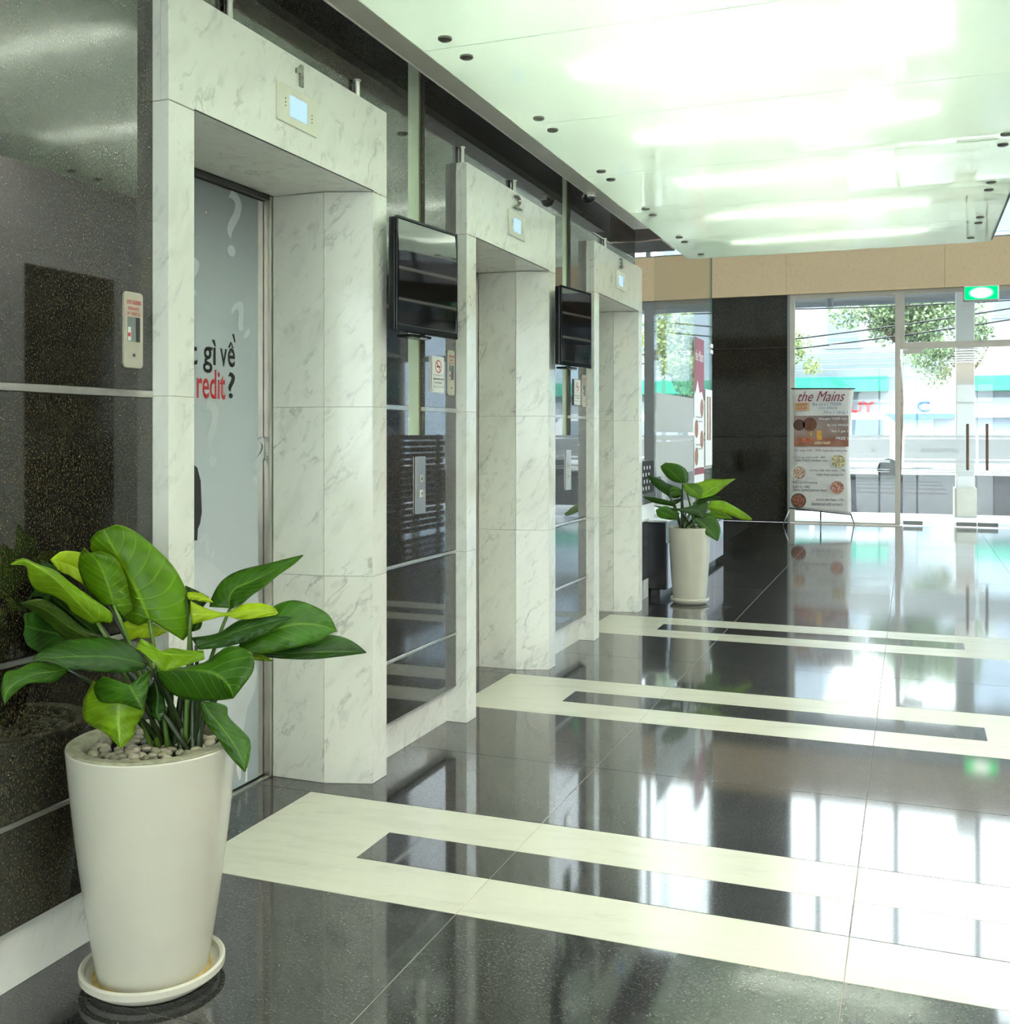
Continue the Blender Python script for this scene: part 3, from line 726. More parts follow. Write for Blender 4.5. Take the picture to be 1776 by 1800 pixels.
# ================================================================== PLANTS
def leafmat(name, top, vein, rough=.28, trans=.25):
    t = NT(name); uv = t.n('ShaderNodeUVMap'); sp = t.n('ShaderNodeSeparateXYZ'); t.l(uv.outputs[0], sp.inputs[0])
    # u in 0..1 across (0.5 = midrib), v along
    a = t.n('ShaderNodeMath', operation='SUBTRACT'); a.inputs[1].default_value = .5; t.l(sp.outputs[0], a.inputs[0])
    ab = t.n('ShaderNodeMath', operation='ABSOLUTE'); t.l(a.outputs[0], ab.inputs[0])
    mid = t.ramp(ab.outputs[0], [(0, (1, 1, 1)), (.018, (.8,)*3), (.035, (0, 0, 0))])
    k = t.n('ShaderNodeMath', operation='MULTIPLY_ADD'); t.l(ab.outputs[0], k.inputs[0]); k.inputs[1].default_value = -.55; t.l(sp.outputs[1], k.inputs[2])
    f = t.n('ShaderNodeMath', operation='MULTIPLY'); f.inputs[1].default_value = 9.; t.l(k.outputs[0], f.inputs[0])
    fr = t.n('ShaderNodeMath', operation='FRACT'); t.l(f.outputs[0], fr.inputs[0])
    lat = t.ramp(fr.outputs[0], [(0, (.55,)*3), (.05, (.2,)*3), (.10, (0, 0, 0)), (.92, (0, 0, 0)), (1, (.5,)*3)])
    nz = t.n('ShaderNodeTexNoise'); nz.inputs['Scale'].default_value = 14; nz.inputs['Detail'].default_value = 3; t.l(t.coord(rnd=5), nz.inputs[0])
    base = t.ramp(nz.outputs[0], [(.3, tuple(x*.72 for x in top)), (.7, tuple(x*1.2 for x in top))])
    edge = t.ramp(ab.outputs[0], [(.485, (0, 0, 0)), (.497, (.6,)*3)])
    c = t.mix(lat, base, vein); c = t.mix(mid, c, vein); c = t.mix(edge, c, vein)
    p = t.bsdf(Base_Color=c, Roughness=rough+.05, IOR=1.45, Specular_IOR_Level=.32)
    bm_ = t.n('ShaderNodeBump'); bm_.inputs['Strength'].default_value = .35; bm_.inputs['Distance'].default_value = .004
    t.l(lat, bm_.inputs['Height']); t.l(bm_.outputs[0], p.inputs['Normal'])
    tl = t.n('ShaderNodeBsdfTranslucent'); t.l(c, tl.inputs[0])
    m = t.n('ShaderNodeMixShader'); m.inputs[0].default_value = trans
    t.l(p.outputs[0], m.inputs[1]); t.l(tl.outputs[0], m.inputs[2]); t.l(m.outputs[0], t.out.inputs[0]); return t.m
ML = {'m': leafmat('leaf_green', (.082, .20, .002), (.20, .36, .012)),
      'd': leafmat('leaf_dark_green', (.017, .064, .004), (.07, .16, .02)),
      'o': leafmat('leaf_olive', (.038, .078, .006), (.09, .15, .02)),
      'y': leafmat('leaf_lime', (.38, .54, .010), (.48, .62, .05), .3, .35),
      'l': leafmat('leaf_light_green', (.17, .32, .006), (.28, .45, .04), .28, .3),
      'g': leafmat('leaf_mid_green', (.033, .115, .003), (.11, .23, .02))}
M_pet = {'m': plain('petiole_green', (.07, .14, .012), .4), 'd': plain('petiole_dark', (.018, .035, .008), .4)}
def cr(P, t):
    n = len(P)-1; x = min(max(t*n, 0), n-1e-9); i = int(x); f = x-i
    p0, p1, p2, p3 = P[max(i-1, 0)], P[i], P[i+1], P[min(i+2, n)]
    return .5*((2*p1)+(p2-p0)*f+(2*p0-5*p1+4*p2-p3)*f*f+(3*p1-p0-3*p2+p3)*f*f*f)
def leaf(parent, st, dep, mat, D0, wallX=None, NU=22, NV=8, droop=.0):
    """st: stations [(S),(L),(R)] as picture points; dep: (spine depth start, end, left-edge offset, right-edge offset), metres"""
    ds, de, dl, dr = dep; n = len(st); Sp, Lp, Rp = [], [], []
    def P(p, d):
        q = onD(p[0], p[1], D0+d)
        if wallX is not None and q.x < wallX:
            q = onX(p[0], p[1], wallX)
        return q
    for i, s in enumerate(st):
        f = i/(n-1); d = ds+(de-ds)*f; env = math.sin(math.pi*min(f*.9+.12, 1))
        if len(s) == 2: s = (s, s, s); 
        Sp.append(P(s[0], d)); Lp.append(P(s[1], d+dl*env)); Rp.append(P(s[2], d+dr*env))
    bm = bmesh.new(); uvl = bm.loops.layers.uv.new('UVMap'); V = {}; UV = {}
    for i in range(NU+1):
        t_ = i/NU; s_, l_, r_ = cr(Sp, t_), cr(Lp, t_), cr(Rp, t_)
        for j in range(-NV, NV+1):
            a = abs(j)/NV; e = l_ if j < 0 else r_
            q = s_.lerp(e, a)
            # gentle bowl of each half blade, toward the viewer
            bow = math.sin(math.pi*a)*(e-s_).length*.10 + droop*a*a
            vd = (q-Vector((0, 0, H))).normalized(); q = q-vd*bow + vd*.004*math.sin(t_*26+a*5)*a
            V[i, j] = bm.verts.new(q); UV[i, j] = (.5+.5*j/NV, t_)
    for i in range(NU):
        for j in range(-NV, NV):
            ks = ((i, j), (i, j+1), (i+1, j+1), (i+1, j))
            try: f = bm.faces.new([V[k] for k in ks])
            except ValueError: continue
            for lp, k in zip(f.loops, ks): lp[uvl].uv = UV[k]
    o = meshobj('leaf', bm, mat, parent, True)
    md = o.modifiers.new('thickness', 'SOLIDIFY'); md.thickness = .0009; md.offset = 0
    return o, Sp[0]
def petiole(parent, a, b, mat, r0=.008, r1=.0045, sag=.0):
    a, b = Vector(a), Vector(b); pts = []
    hi = Vector((a.x*.55+b.x*.45, a.y*.55+b.y*.45, a.z+(b.z-a.z)*.62))
    for i in range(9):
        f = i/8; q = a*(1-f)**2+hi*2*f*(1-f)+b*f*f; pts.append(q)
    return tube('petiole', pts, [r0+(r1-r0)*i/8 for i in range(9)], mat, parent, 8)

def pot(parent, c, hgt, r0, r1, sc_r, name='pot'):
    x, y = c; z0 = .018
    t_ = .016
    lathe(name, [(0, z0), (r0-.004, z0), (r0, z0+.004)]+[(r0+(r1-r0)*(k/10)**1.0+.006*math.sin(math.pi*k/10), z0+.004+(hgt-z0-.008)*k/10) for k in range(1, 11)]+[(r1-.003, hgt), (r1-.05, hgt-.06), (0, hgt-.08)], (x, y, 0), M_pot, parent)
    lathe('pot_rim', [(r1-.003, hgt-.001), (r1-.001, hgt+.001), (r1-.006, hgt+.004), (r1-.034, hgt+.002), (r1-.040, hgt-.012), (r1-.045, hgt-.045), (r1-.01, hgt-.045)], (x, y, 0), M_rim, parent)
    lathe('soil', [(0, hgt-.04), (r1-.042, hgt-.04), (r1-.044, hgt-.03), (0, hgt-.022)], (x, y, 0), M_soil, parent)
    lathe('saucer', [(0, .002), (sc_r*.82, .002), (sc_r*.86, .010), (sc_r*.90, .012), (sc_r*.93, .022), (sc_r, .026), (sc_r, .040), (sc_r-.006, .044), (sc_r-.013, .040), (sc_r-.016, .026), (sc_r*.80, .016), (0, .016)], (x, y, 0), M_pot, parent)
    lathe('stain_ring', [(r0-.002, .0165), (sc_r*.86, .0165), (sc_r*.84, .0185), (r0+.003, .0185), (r0+.001, .026), (r0-.002, .026)], (x, y, 0), M_stain, parent, 48)

C1 = (-1.704, 2.085); HP = .566
p1 = thing('potted_plant', (C1[0], C1[1], 0), 'large green-leaved plant in a tall tapered cream pot on a saucer, foreground left', 'plant')
pot(p1, C1, HP, .128, .197, .168)
DC = -sn*C1[0]+cs*C1[1]       # depth of the pot axis
# pebbles
bm = bmesh.new(); bmesh.ops.create_icosphere(bm, subdivisions=2, radius=1)
for v in bm.verts: v.co *= 1+.08*math.sin(v.co.x*3+v.co.y*2)
pebme = bpy.data.meshes.new('pebble'); bm.to_mesh(pebme); bm.free(); pebme.materials.append(M_peb)
for p in pebme.polygons: p.use_smooth = True
rp = random.Random(3)
def pebbles(parent, c, r, z, n, s):
    pts = []
    for _ in range(n*30):
        a, q = rp.uniform(0, 2*math.pi), r*math.sqrt(rp.random())
        x, y = q*math.cos(a), q*math.sin(a)
        if all((x-u)**2+(y-v)**2 > (s*1.35)**2 for u, v in pts): pts.append((x, y))
        if len(pts) >= n: break
    for x, y in pts:
        o = bpy.data.objects.new('pebble', pebme); S.collection.objects.link(o)
        o.parent = parent; o.matrix_parent_inverse = Matrix.Translation(-Vector(parent.location))
        o.location = (c[0]+x, c[1]+y, z+rp.uniform(0, .006)); o.scale = (s*rp.uniform(.8, 1.25), s*rp.uniform(.75, 1.0), s*rp.uniform(.5, .75))
        o.rotation_euler = (rp.uniform(-.3, .3), rp.uniform(-.3, .3), rp.uniform(0, 6.28))
pebbles(p1, C1, .145, HP-.018, 95, .0135)

LV = [
 # name, stations, depth(start,end,left,right), colour
 ('A', [((262,1089),(244,1100),(322,1126)), ((251,1062),(213,1083),(338,1104)), ((240,1038),(205,1050),(336,1062)), ((225,1010),(190,1008),(312,1006)), ((206,977),(163,972),(277,966)), ((192,950),(159,950),(234,932)), ((182,930),(170,935),(204,922))], (.0,-.02,.03,.05), 'm'),
 ('B', [((200,1064),(181,1064),(216,1083)), ((196,1046),(160,1045),(233,1070)), ((189,1025),(147,1025),(227,1042)), ((180,1002),(138,998),(220,1012)), ((170,985),(140,977),(204,982)), ((158,972),(148,962),(176,969))], (-.05,-.07,.03,.03), 'm'),
 ('C', [((171,1094),(165,1098),(196,1096)), ((152,1074),(128,1077),(196,1077)), ((130,1052),(116,1060),(160,1050)), ((108,1028),(90,1046),(125,1025)), ((85,1008),(64,1038),(98,1003)), ((62,994),(51,1018),(68,992)), ((42,985),(45,995),(40,981)), ((19,992),(19,993),(19,991))], (-.06,-.20,.02,.03), 'l'),
 ('D', [((150,1010),(150,1030),(150,974)), ((130,998),(122,1012),(130,969)), ((108,989),(104,1004),(107,970)), ((88,984),(88,984),(88,984))], (.04,.0,-.02,.03), 'y'),
 ('F', [((172,1118),(150,1124),(180,1080)), ((140,1090),(118,1095),(152,1072)), ((108,1064),(95,1075),(120,1053)), ((88,1046),(88,1047),(88,1045))], (.02,-.08,.02,.02), 'd'),
 ('E', [((100,1005),(92,1006),(108,1003)), ((84,998),(76,998),(90,992)), ((71,985),(71,986),(71,984))], (.0,-.03,.0,.0), 'd'),
 ('F2', [((125,1070),(96,1070),(140,1050)), ((112,1045),(74,1050),(128,1030)), ((70,1030),(52,1050),(75,1022)), ((52,1055),(51,1056),(53,1054))], (.05,-.05,.0,.0), 'd'),
 ('G', [((165,1124),(125,1132),(174,1118)), ((122,1102),(102,1112),(142,1100)), ((90,1078),(72,1086),(108,1072)), ((62,1064),(54,1072),(75,1053)), ((37,1060),(37,1061),(38,1059))], (-.04,-.16,.02,.02), 'o'),
 ('H', [((135,1120),(112,1148),(120,1085)), ((92,1112),(78,1150),(76,1075)), ((62,1105),(50,1135),(46,1078)), ((44,1100),(41,1115),(42,1085))], (.02,-.09,.0,.0), 'd'),
 ('I', [((258,1170),(254,1175),(247,1150)), ((230,1161),(230,1181),(228,1133)), ((195,1155),(196,1182),(190,1121)), ((155,1154),(155,1179),(145,1122)), ((115,1155),(118,1175),(107,1128)), ((82,1158),(86,1164),(75,1142)), ((57,1160),(57,1161),(57,1159))], (-.10,-.20,-.01,.04), 'd'),
 ('J', [((120,1176),(118,1182),(115,1171)), ((98,1180),(97,1198),(92,1167)), ((72,1183),(76,1200),(62,1163)), ((45,1191),(49,1202),(32,1176)), ((22,1205),(26,1219),(9,1183)), ((10,1220),(14,1230),(3,1213)), ((8,1238),(8,1239),(8,1237))], (-.12,-.22,.0,.01), 'g'),
 ('K', [((228,1204),(182,1188),(264,1176)), ((233,1213),(165,1206),(262,1195)), ((240,1225),(176,1233),(260,1215)), ((246,1237),(214,1237),(256,1233)), ((251,1249),(251,1249),(251,1249))], (-.17,-.20,.05,.03), 'g'),
 ('L', [((210,1232),(164,1196),(255,1240)), ((209,1250),(147,1234),(252,1256)), ((209,1270),(150,1268),(240,1275)), ((210,1292),(184,1288),(234,1294)), ((212,1316),(212,1316),(213,1316))], (-.14,-.17,.04,.03), 'l'),
 ('M', [((272,1195),(258,1215),(285,1212)), ((278,1222),(254,1240),(290,1234)), ((276,1250),(256,1252),(290,1254)), ((281,1268),(280,1268),(282,1268))], (-.06,-.08,.02,.02), 'd'),
 ('N', [((243,1132),(238,1140),(247,1122)), ((262,1141),(256,1151),(264,1131)), ((283,1147),(284,1178),(284,1144)), ((303,1150),(304,1176),(302,1139)), ((333,1151),(334,1167),(330,1143)), ((359,1150),(360,1159),(358,1143))], (-.14,-.17,-.02,.0), 'l'),
 ('O', [((272,1178),(280,1196),(286,1174)), ((310,1177),(300,1218),(325,1172)), ((345,1177),(330,1230),(362,1163)), ((372,1182),(362,1232),(402,1136)), ((392,1194),(388,1231),(441,1147)), ((404,1210),(402,1229),(446,1178)), ((411,1227),(409,1228),(424,1210))], (-.10,-.16,.03,.04), 'g'),
 ('P', [((405,1069),(408,1070),(368,1067)), ((404,1050),(425,1062),(374,1046)), ((414,1034),(443,1047),(391,1020)), ((440,1023),(463,1033),(420,1003)), ((470,1009),(491,1010),(465,992)), ((502,991),(516,993),(500,983)), ((533,976),(533,977),(533,975))], (.06,.10,-.03,.02), 'g'),
 ('Q', [((335,1080),(339,1098),(335,1056)), ((365,1080),(367,1090),(367,1071)), ((397,1080),(396,1083),(398,1077)), ((425,1075),(422,1089),(428,1062)), ((458,1073),(456,1086),(463,1061)), ((489,1078),(484,1081),(484,1069))], (.0,.02,.0,.02), 'y'),
 ('R', [((345,1135),(350,1142),(336,1121)), ((385,1122),(392,1138),(383,1113)), ((425,1107),(435,1127),(420,1091)), ((465,1096),(478,1107),(466,1082)), ((514,1085),(513,1086),(513,1084))], (.0,.04,-.01,.02), 'd'),
 ('S', [((420,1136),(432,1148),(425,1120)), ((455,1119),(464,1149),(456,1090)), ((490,1104),(500,1142),(480,1066)), ((522,1097),(534,1134),(516,1055)), ((552,1098),(562,1125),(552,1065)), ((576,1103),(582,1114),(579,1082)), ((593,1109),(593,1110),(592,1108))], (.04,.10,-.02,.03), 'g'),
 ('T', [((450,1148),(452,1153),(455,1140)), ((500,1149),(498,1158),(520,1132)), ((545,1147),(548,1159),(566,1117)), ((585,1146),(590,1155),(600,1119)), ((616,1146),(622,1151),(624,1130)), ((644,1147),(644,1148),(644,1146))], (.08,.14,-.01,.03), 'd'),
 ('U', [((436,1154),(436,1160),(442,1150)), ((460,1157),(466,1162),(462,1151)), ((479,1162),(479,1163),(479,1161))], (.06,.08,.0,.0), 'l'),
 ('V', [((356,1233),(353,1239),(372,1234)), ((367,1252),(358,1262),(398,1241)), ((384,1272),(368,1279),(402,1260)), ((401,1294),(384,1300),(426,1284)), ((416,1316),(400,1325),(440,1302)), ((426,1338),(416,1343),(439,1330)), ((431,1357),(430,1357),(432,1356))], (-.06,-.10,.0,.03), 'g'),
 ('W', [((328,1048),(332,1054),(330,1041)), ((352,1050),(352,1057),(354,1042)), ((375,1059),(374,1059),(375,1058))], (.03,.03,.0,.02), 'y'),
 ('X', [((326,1050),(335,1075),(326,1029)), ((345,1055),(352,1072),(348,1039)), ((368,1052),(367,1054),(368,1050))], (.05,.05,.0,.0), 'd'),
 ('Y', [((224,1131),(221,1133),(228,1128)), ((240,1110),(238,1122),(213,1098)), ((265,1104),(268,1121),(250,1089)), ((293,1110),(292,1112),(293,1109))], (.03,.02,.0,.0), 'y'),
 ('Z', [((335,1100),(330,1112),(338,1085)), ((350,1092),(352,1105),(345,1075)), ((352,1075),(356,1085),(350,1068))], (.05,.05,.0,.0), 'g'),
]
roots = {}
rq = random.Random(11)
for nm, st, dep, col in LV:
    o, b = leaf(p1, st, dep, ML[col], DC, wallX=-1.905)
    rx = rq.uniform(305, 350); root = onD(rx, 1302, DC+rq.uniform(-.03, .06))
    root.z = HP-.03
    if nm in ('A', 'B', 'C'): root = onD({'A': 296, 'B': 282, 'C': 270}[nm], 1302, DC-.01); root.z = HP-.03
    if nm in ('E', 'X', 'U', 'Y', 'W', 'Z'): r_ = .0035
    else: r_ = .0065
    if nm in ('K', 'J', 'L', 'M'): root = onD(290, 1302, DC+.02); root.z = HP-.03
    petiole(p1, root, b, M_pet['m' if nm in 'ABCQNP' else 'd'], r_, r_*.62)
# young shoots and bases of old stems
for px in (300, 311, 322, 333, 343, 352):
    a = onD(px-3, 1304, DC+rq.uniform(-.02, .03)); a.z = HP-.035
    b = onD(px+rq.uniform(-6, 14), 1205, DC+rq.uniform(-.02, .04))
    petiole(p1, a, b, M_pet['d'], .010, .006)

# second plant
C2 = (-1.615, 8.23); DC2 = -sn*C2[0]+cs*C2[1]; HP2 = .585
p2 = thing('potted_plant', (C2[0], C2[1], 0), 'smaller-looking green plant in a cream pot past the third lift', 'plant')
pot(p2, C2, HP2, .125, .160, .150)
def q2(l): return [tuple((1120+a/6, 780+b/6) for a, b in s) for s in l]
LV2 = [
 (q2([((480,412),(470,414),(530,415)), ((440,370),(400,405),(545,370)), ((380,310),(320,355),(525,280)), ((310,250),(262,280),(430,215)), ((250,235),(248,236),(300,198))]), (.0,-.03,.02,.04), 'g'),
 (q2([((470,545),(440,570),(490,500)), ((390,510),(370,570),(430,455)), ((290,450),(250,500),(330,420)), ((200,385),(170,430),(240,368)), ((105,330),(105,333),(106,327))]), (.03,-.05,.0,.03), 'd'),
 (q2([((400,640),(380,660),(410,620)), ((300,610),(260,640),(300,590)), ((180,590),(160,615),(200,568)), ((55,556),(55,558),(56,554))]), (.0,-.1,.0,.0), 'd'),
 (q2([((640,580),(640,585),(560,440)), ((700,540),(720,568),(640,420)), ((790,480),(830,530),(760,372)), ((900,420),(930,450),(900,374)), ((1040,370),(1041,372),(1039,368))]), (-.02,.08,-.03,.02), 'l'),
 (q2([((500,420),(480,440),(530,420)), ((560,470),(520,520),(620,420)), ((640,540),(600,570),(700,470)), ((680,580),(678,582),(682,578))]), (-.05,-.10,.0,.0), 'm'),
 (q2([((740,650),(740,690),(780,600)), ((860,670),(830,720),(900,600)), ((980,700),(950,740),(1010,650)), ((1100,760),(1080,790),(1140,730)), ((1215,797),(1190,820),(1216,790))]), (-.02,.02,.0,.03), 'l'),
 (q2([((600,785),(600,800),(640,750)), ((670,830),(640,860),(770,730)), ((740,890),(700,940),(860,830)), ((800,960),(780,990),(882,920)), ((850,1028),(845,1028),(862,1010))]), (-.10,-.14,.0,.03), 'g'),
 (q2([((440,690),(440,710),(600,650)), ((540,700),(530,735),(680,620)), ((640,710),(630,770),(750,620)), ((700,780),(680,780),(745,700))]), (-.09,-.12,.0,.02), 'd'),
 (q2([((440,790),(430,800),(450,730)), ((350,760),(340,802),(400,700)), ((260,720),(230,775),(300,655)), ((200,700),(200,710),(210,690))]), (-.06,-.12,.0,.03), 'g'),
 (q2([((760,760),(750,790),(780,700)), ((860,760),(850,792),(870,720)), ((950,780),(940,792),(960,750)), ((1005,793),(1004,795),(1006,785))]), (-.02,.0,.0,.0), 'm'),
 (q2([((600,620),(610,640),(640,590)), ((720,590),(730,610),(760,540)), ((890,570),(888,572),(892,568))]), (.02,.06,.0,.0), 'd'),
 (q2([((480,560),(470,600),(520,540)), ((420,600),(400,640),(450,580)), ((300,620),(290,640),(320,600)), ((250,600),(250,602),(252,598))]), (.06,.06,.0,.0), 'd'),
 (q2([((330,520),(330,560),(350,470)), ((400,500),(400,560),(420,450)), ((480,520),(470,545),(490,500))]), (.0,.0,.0,.0), 'g'),
 (q2([((520,700),(470,690),(560,660)), ((400,700),(370,720),(430,680)), ((180,655),(180,657),(182,653))]), (-.04,-.08,.0,.0), 'd'),
]
for st, dep, col in LV2:
    o, b = leaf(p2, st, dep, ML[col], DC2, NU=14, NV=5)
    root = onD(1209+rq.uniform(-14, 14), 920, DC2+rq.uniform(-.04, .04)); root.z = HP2-.03
    petiole(p2, root, b, M_pet['m' if col in 'ml' else 'd'], .009, .006)
pebbles(p2, C2, .11, HP2-.018, 30, .015)

# ================================================================== far objects
# black cabinet
cb = thing('reception_cabinet', (-1.93, 9.8, 0), 'low black cabinet with glossy lilac front panels behind the second plant', 'cabinet')
box('carcass', -2.45, -1.845, 8.42, 11.13, .06, .60, M_blk, cb, .006)
box('plinth', -2.4, -1.90, 8.46, 11.05, 0, .06, M_blk, cb)
for k in range(5):
    box('front_panel', -1.845, -1.83, 8.44+.54*k, 8.44+.54*k+.52, .06, .43, M_lilac, cb, .004)
box('counter_top', -2.47, -1.83, 8.41, 11.14, .60, .615, M_alu, cb, .002)
# glass partition with film
gp = thing('glass_partition', (-1.9, 9.5, 0), 'frameless glass partition with frosted band, standing beyond the third lift', 'partition')
box('glass_pane', -1.906, -1.894, 8.27, 10.80, .617, 3.3, M_pglass, gp)
box('pane_edge', -1.907, -1.893, 10.80, 10.806, .617, 3.3, M_gedge, gp)
for z0, z1 in ((1.325, 1.64), (1.262, 1.30), (.97, 1.245)):
    sheet('frosted_film', (-1.892, 8.30, z0), (-1.892, 9.82, z1), M_frost, gp); sheet('frosted_film', (-1.892, 10.32, z0), (-1.892, 10.78, z1), M_frost, gp)
for z in (2.2, 2.14): box('patch_clamp', -1.915, -1.885, 10.74, 10.83, z-.02, z+.02, M_alu, gp, .003)
bk = thing('plant_screen', (-2.9, 10, 0), 'dark low screen dotted with pale marks, behind the glass partition', 'screen')
box('screen_body', -3.1, -2.9, 8.7, 12.6, .62, 1.0, M_blk, bk, .004)
for i in range(26):
    for j in range(4): box('pale_dot', -2.9, -2.897, 8.8+.14*i+.05*(j % 2), 8.83+.14*i+.05*(j % 2), .66+.08*j, .70+.08*j, M_paper, bk)
# menu poster on the partition
mp_ = thing('menu_poster', (-1.885, 10.07, .85), 'narrow wine-red and white menu poster hanging on the glass partition', 'poster')
PX = -1.884
box('poster_sheet', PX-.003, PX, 9.827, 10.313, .855, 2.215, M_paper, mp_)
bm = bmesh.new(); vs = [bm.verts.new((PX+.001, y, z)) for y, z in ((9.827, 2.215), (10.313, 2.215), (10.313, 1.62), (10.2, 1.72), (10.08, 1.70), (9.98, 1.82), (9.90, 1.72), (9.827, 1.68))]
bm.faces.new(vs); meshobj('red_header', bm, M_wine, mp_)
for i, (y, z) in enumerate(((10.20, 1.56), (9.93, 1.36), (10.20, 1.26), (9.93, 1.10))):
    lathe('dish_picture', [(0, 0), (.085, 0), (.085, .001), (0, .001)], (PX, y, z), plain('dish_food_%d' % i, (.30, .12, .06), .5, 0, .7, 60), mp_, 24, 'X')
for z in (1.46, 1.42, 1.2, 1.16, .98): text('lettering', 'com ga rang muoi', M_ink, mp_, (PX+.0005, 9.9, z), YX, YZ, wid=.32, hei=.02, ext=.0003)
text('lettering', 'the Mains', M_paper, mp_, (PX+.0015, 9.87, 2.0), YX, YZ, wid=.40, hei=.10, shear=.3, ext=.0003)
box('red_footer', PX, PX+.001, 9.83, 10.31, .93, .99, M_wine, mp_)
mp2 = thing('framed_poster', (-1.88, 10.5, 1.2), 'narrow white framed poster at the far edge of the glass partition', 'poster')
box('frame', -1.884, -1.876, 10.36, 10.72, 1.0, 1.75, M_paper, mp2, .003)
for y in (10.42, 10.55): box('dark_picture', -1.876, -1.875, y, y+.09, 1.25, 1.68, plain('picture_brown', (.25, .15, .08), .5, 0, .4, 20), mp2)

# x-stand banner
BY = 15.62
bn = thing('standing_banner', (-1.23, BY, 0), 'white restaurant menu banner on an x-stand in front of the window', 'banner')
XS = (1, 0, 0)
def ban(px, py, dy=0.): return onY(px, py, BY-dy)
ctl = [((1393, 683), (1502, 683)), ((1395, 730), (1497, 730)), ((1396, 790), (1493, 790)), ((1395, 850), (1496, 850)), ((1388, 892), (1497, 904))]
bm = bmesh.new(); NU, NV = 24, 12; V = {}
for i in range(NU+1):
    f = i/NU; a = cr([Vector((*c[0], 0)) for c in ctl], f); b = cr([Vector((*c[1], 0)) for c in ctl], f)
    for j in range(NV+1):
        p = a.lerp(b, j/NV); q = ban(p.x, p.y, .012*math.sin(j/NV*math.pi)*(1+f)+.006*math.sin(j*1.3+i*.8)*f); V[i, j] = bm.verts.new(q)
for i in range(NU):
    for j in range(NV): bm.faces.new((V[i, j], V[i+1, j], V[i+1, j+1], V[i, j+1]))
o = meshobj('banner_sheet', bm, plain('banner_vinyl', (.80, .78, .72), .5, 0, .05), bn, True); md = o.modifiers.new('t', 'SOLIDIFY'); md.thickness = .002
FY = BY-.035
def bt(body, x0, y0, x1, y1, mat, **kw):
    a, b = onY(x0, y0, FY), onY(x1, y1, FY); fit('lettering', body, mat, bn, a, b, XS, ext=.0008, **kw)
bt('the Mains', 1403, 706, 1486, 687, M_wine, shear=.45)
bt('Bia tu’o’i TIGER', 1429, 713, 1480, 707.5, M_bluei); bt('Chỉ 20k/ly', 1440, 720.5, 1473, 714.5, M_bluei); bt('Mua 1 tặng 1', 1449, 728, 1490, 722, M_bluei)
def bpanel(nm, x0, y0, x1, y1, mat, dy=.004, par=bn):
    a, b = onY(x0, y0, FY+dy), onY(x1, y1, FY+dy)
    return box(nm, a.x, b.x, FY+dy, FY+dy+.0015, b.z, a.z, mat, par)
bpanel('label_patch', 1397, 708, 1423, 722, plain('tan_patch', (.62, .45, .22), .5))
bt('HAPPY', 1400, 714, 1420, 709, M_red, shear=.2); bt('HOUR', 1400, 720, 1418, 715.5, M_red, shear=.2)
t = NT('printed_beer_photo'); co = t.coord(scale=(1, 1, 1)); nz = t.n('ShaderNodeTexNoise'); nz.inputs['Scale'].default_value = 5; t.l(co, nz.inputs[0])
g_ = t.n('ShaderNodeNewGeometry'); sp = t.n('ShaderNodeSeparateXYZ'); t.l(g_.outputs['Position'], sp.inputs[0])
mr = t.n('ShaderNodeMapRange'); mr.inputs[1].default_value = 1.13; mr.inputs[2].default_value = 1.6; t.l(sp.outputs[2], mr.inputs[0])
zc = t.ramp(mr.outputs[0], [(0, (.36, .10, .04)), (.25, (.42, .13, .06)), (.32, (.33, .20, .15)), (.6, (.40, .30, .26)), (1, (.22, .17, .16))])
t.bsdf(Base_Color=t.mix(.35, zc, t.ramp(nz.outputs[0], [(.3, (.1, .04, .02)), (.7, (.5, .36, .28))])), Roughness=.4)
bpanel('beer_photo', 1396, 731, 1492, 785, t.m)
def disc(nm, px, py, r, mat, rz=1.0):
    c = onY(px, py, FY); k = 16.0/FPX*.93; lathe(nm, [(0, 0), (r*k, 0), (r*k, .0012), (0, .0012)], c, mat, bn, 28, 'Y')
M_wood = plain('barrel_wood', (.16, .055, .025), .5, 0, .4, 12); M_beer = plain('beer_gold', (.70, .35, .03), .3, 0, .2, 20)
disc('barrel_print', 1424, 746, 12, M_wood); disc('barrel_print', 1405, 747, 10, plain('barrel_dark', (.09, .04, .025), .5))
bpanel('beer_glass_print', 1436, 757, 1445, 773, M_beer, .001); bpanel('beer_glass_print', 1424, 752, 1428, 766, M_beer, .001); bpanel('food_print', 1408, 770, 1430, 777, plain('burger_red', (.55, .14, .05), .4, 0, .5, 40), .001)
bpanel('food_print', 1432, 776, 1460, 781, plain('bread_tan', (.60, .42, .25), .4, 0, .4, 40), .001)
for b_, y_, x_ in (('Draught TIGER beer', 739, 1440), ('@ only 20k/ball', 750, 1454), ('Buy 1 get 1', 761, 1462), ('FREE !', 773, 1470)): bt(b_, x_, y_, 1491, y_-5, M_paper, bold=.02)
bt('Gio’ vàng 15:00 - 19:00  happy hour every day', 1397, 794, 1490, 790, M_wine)
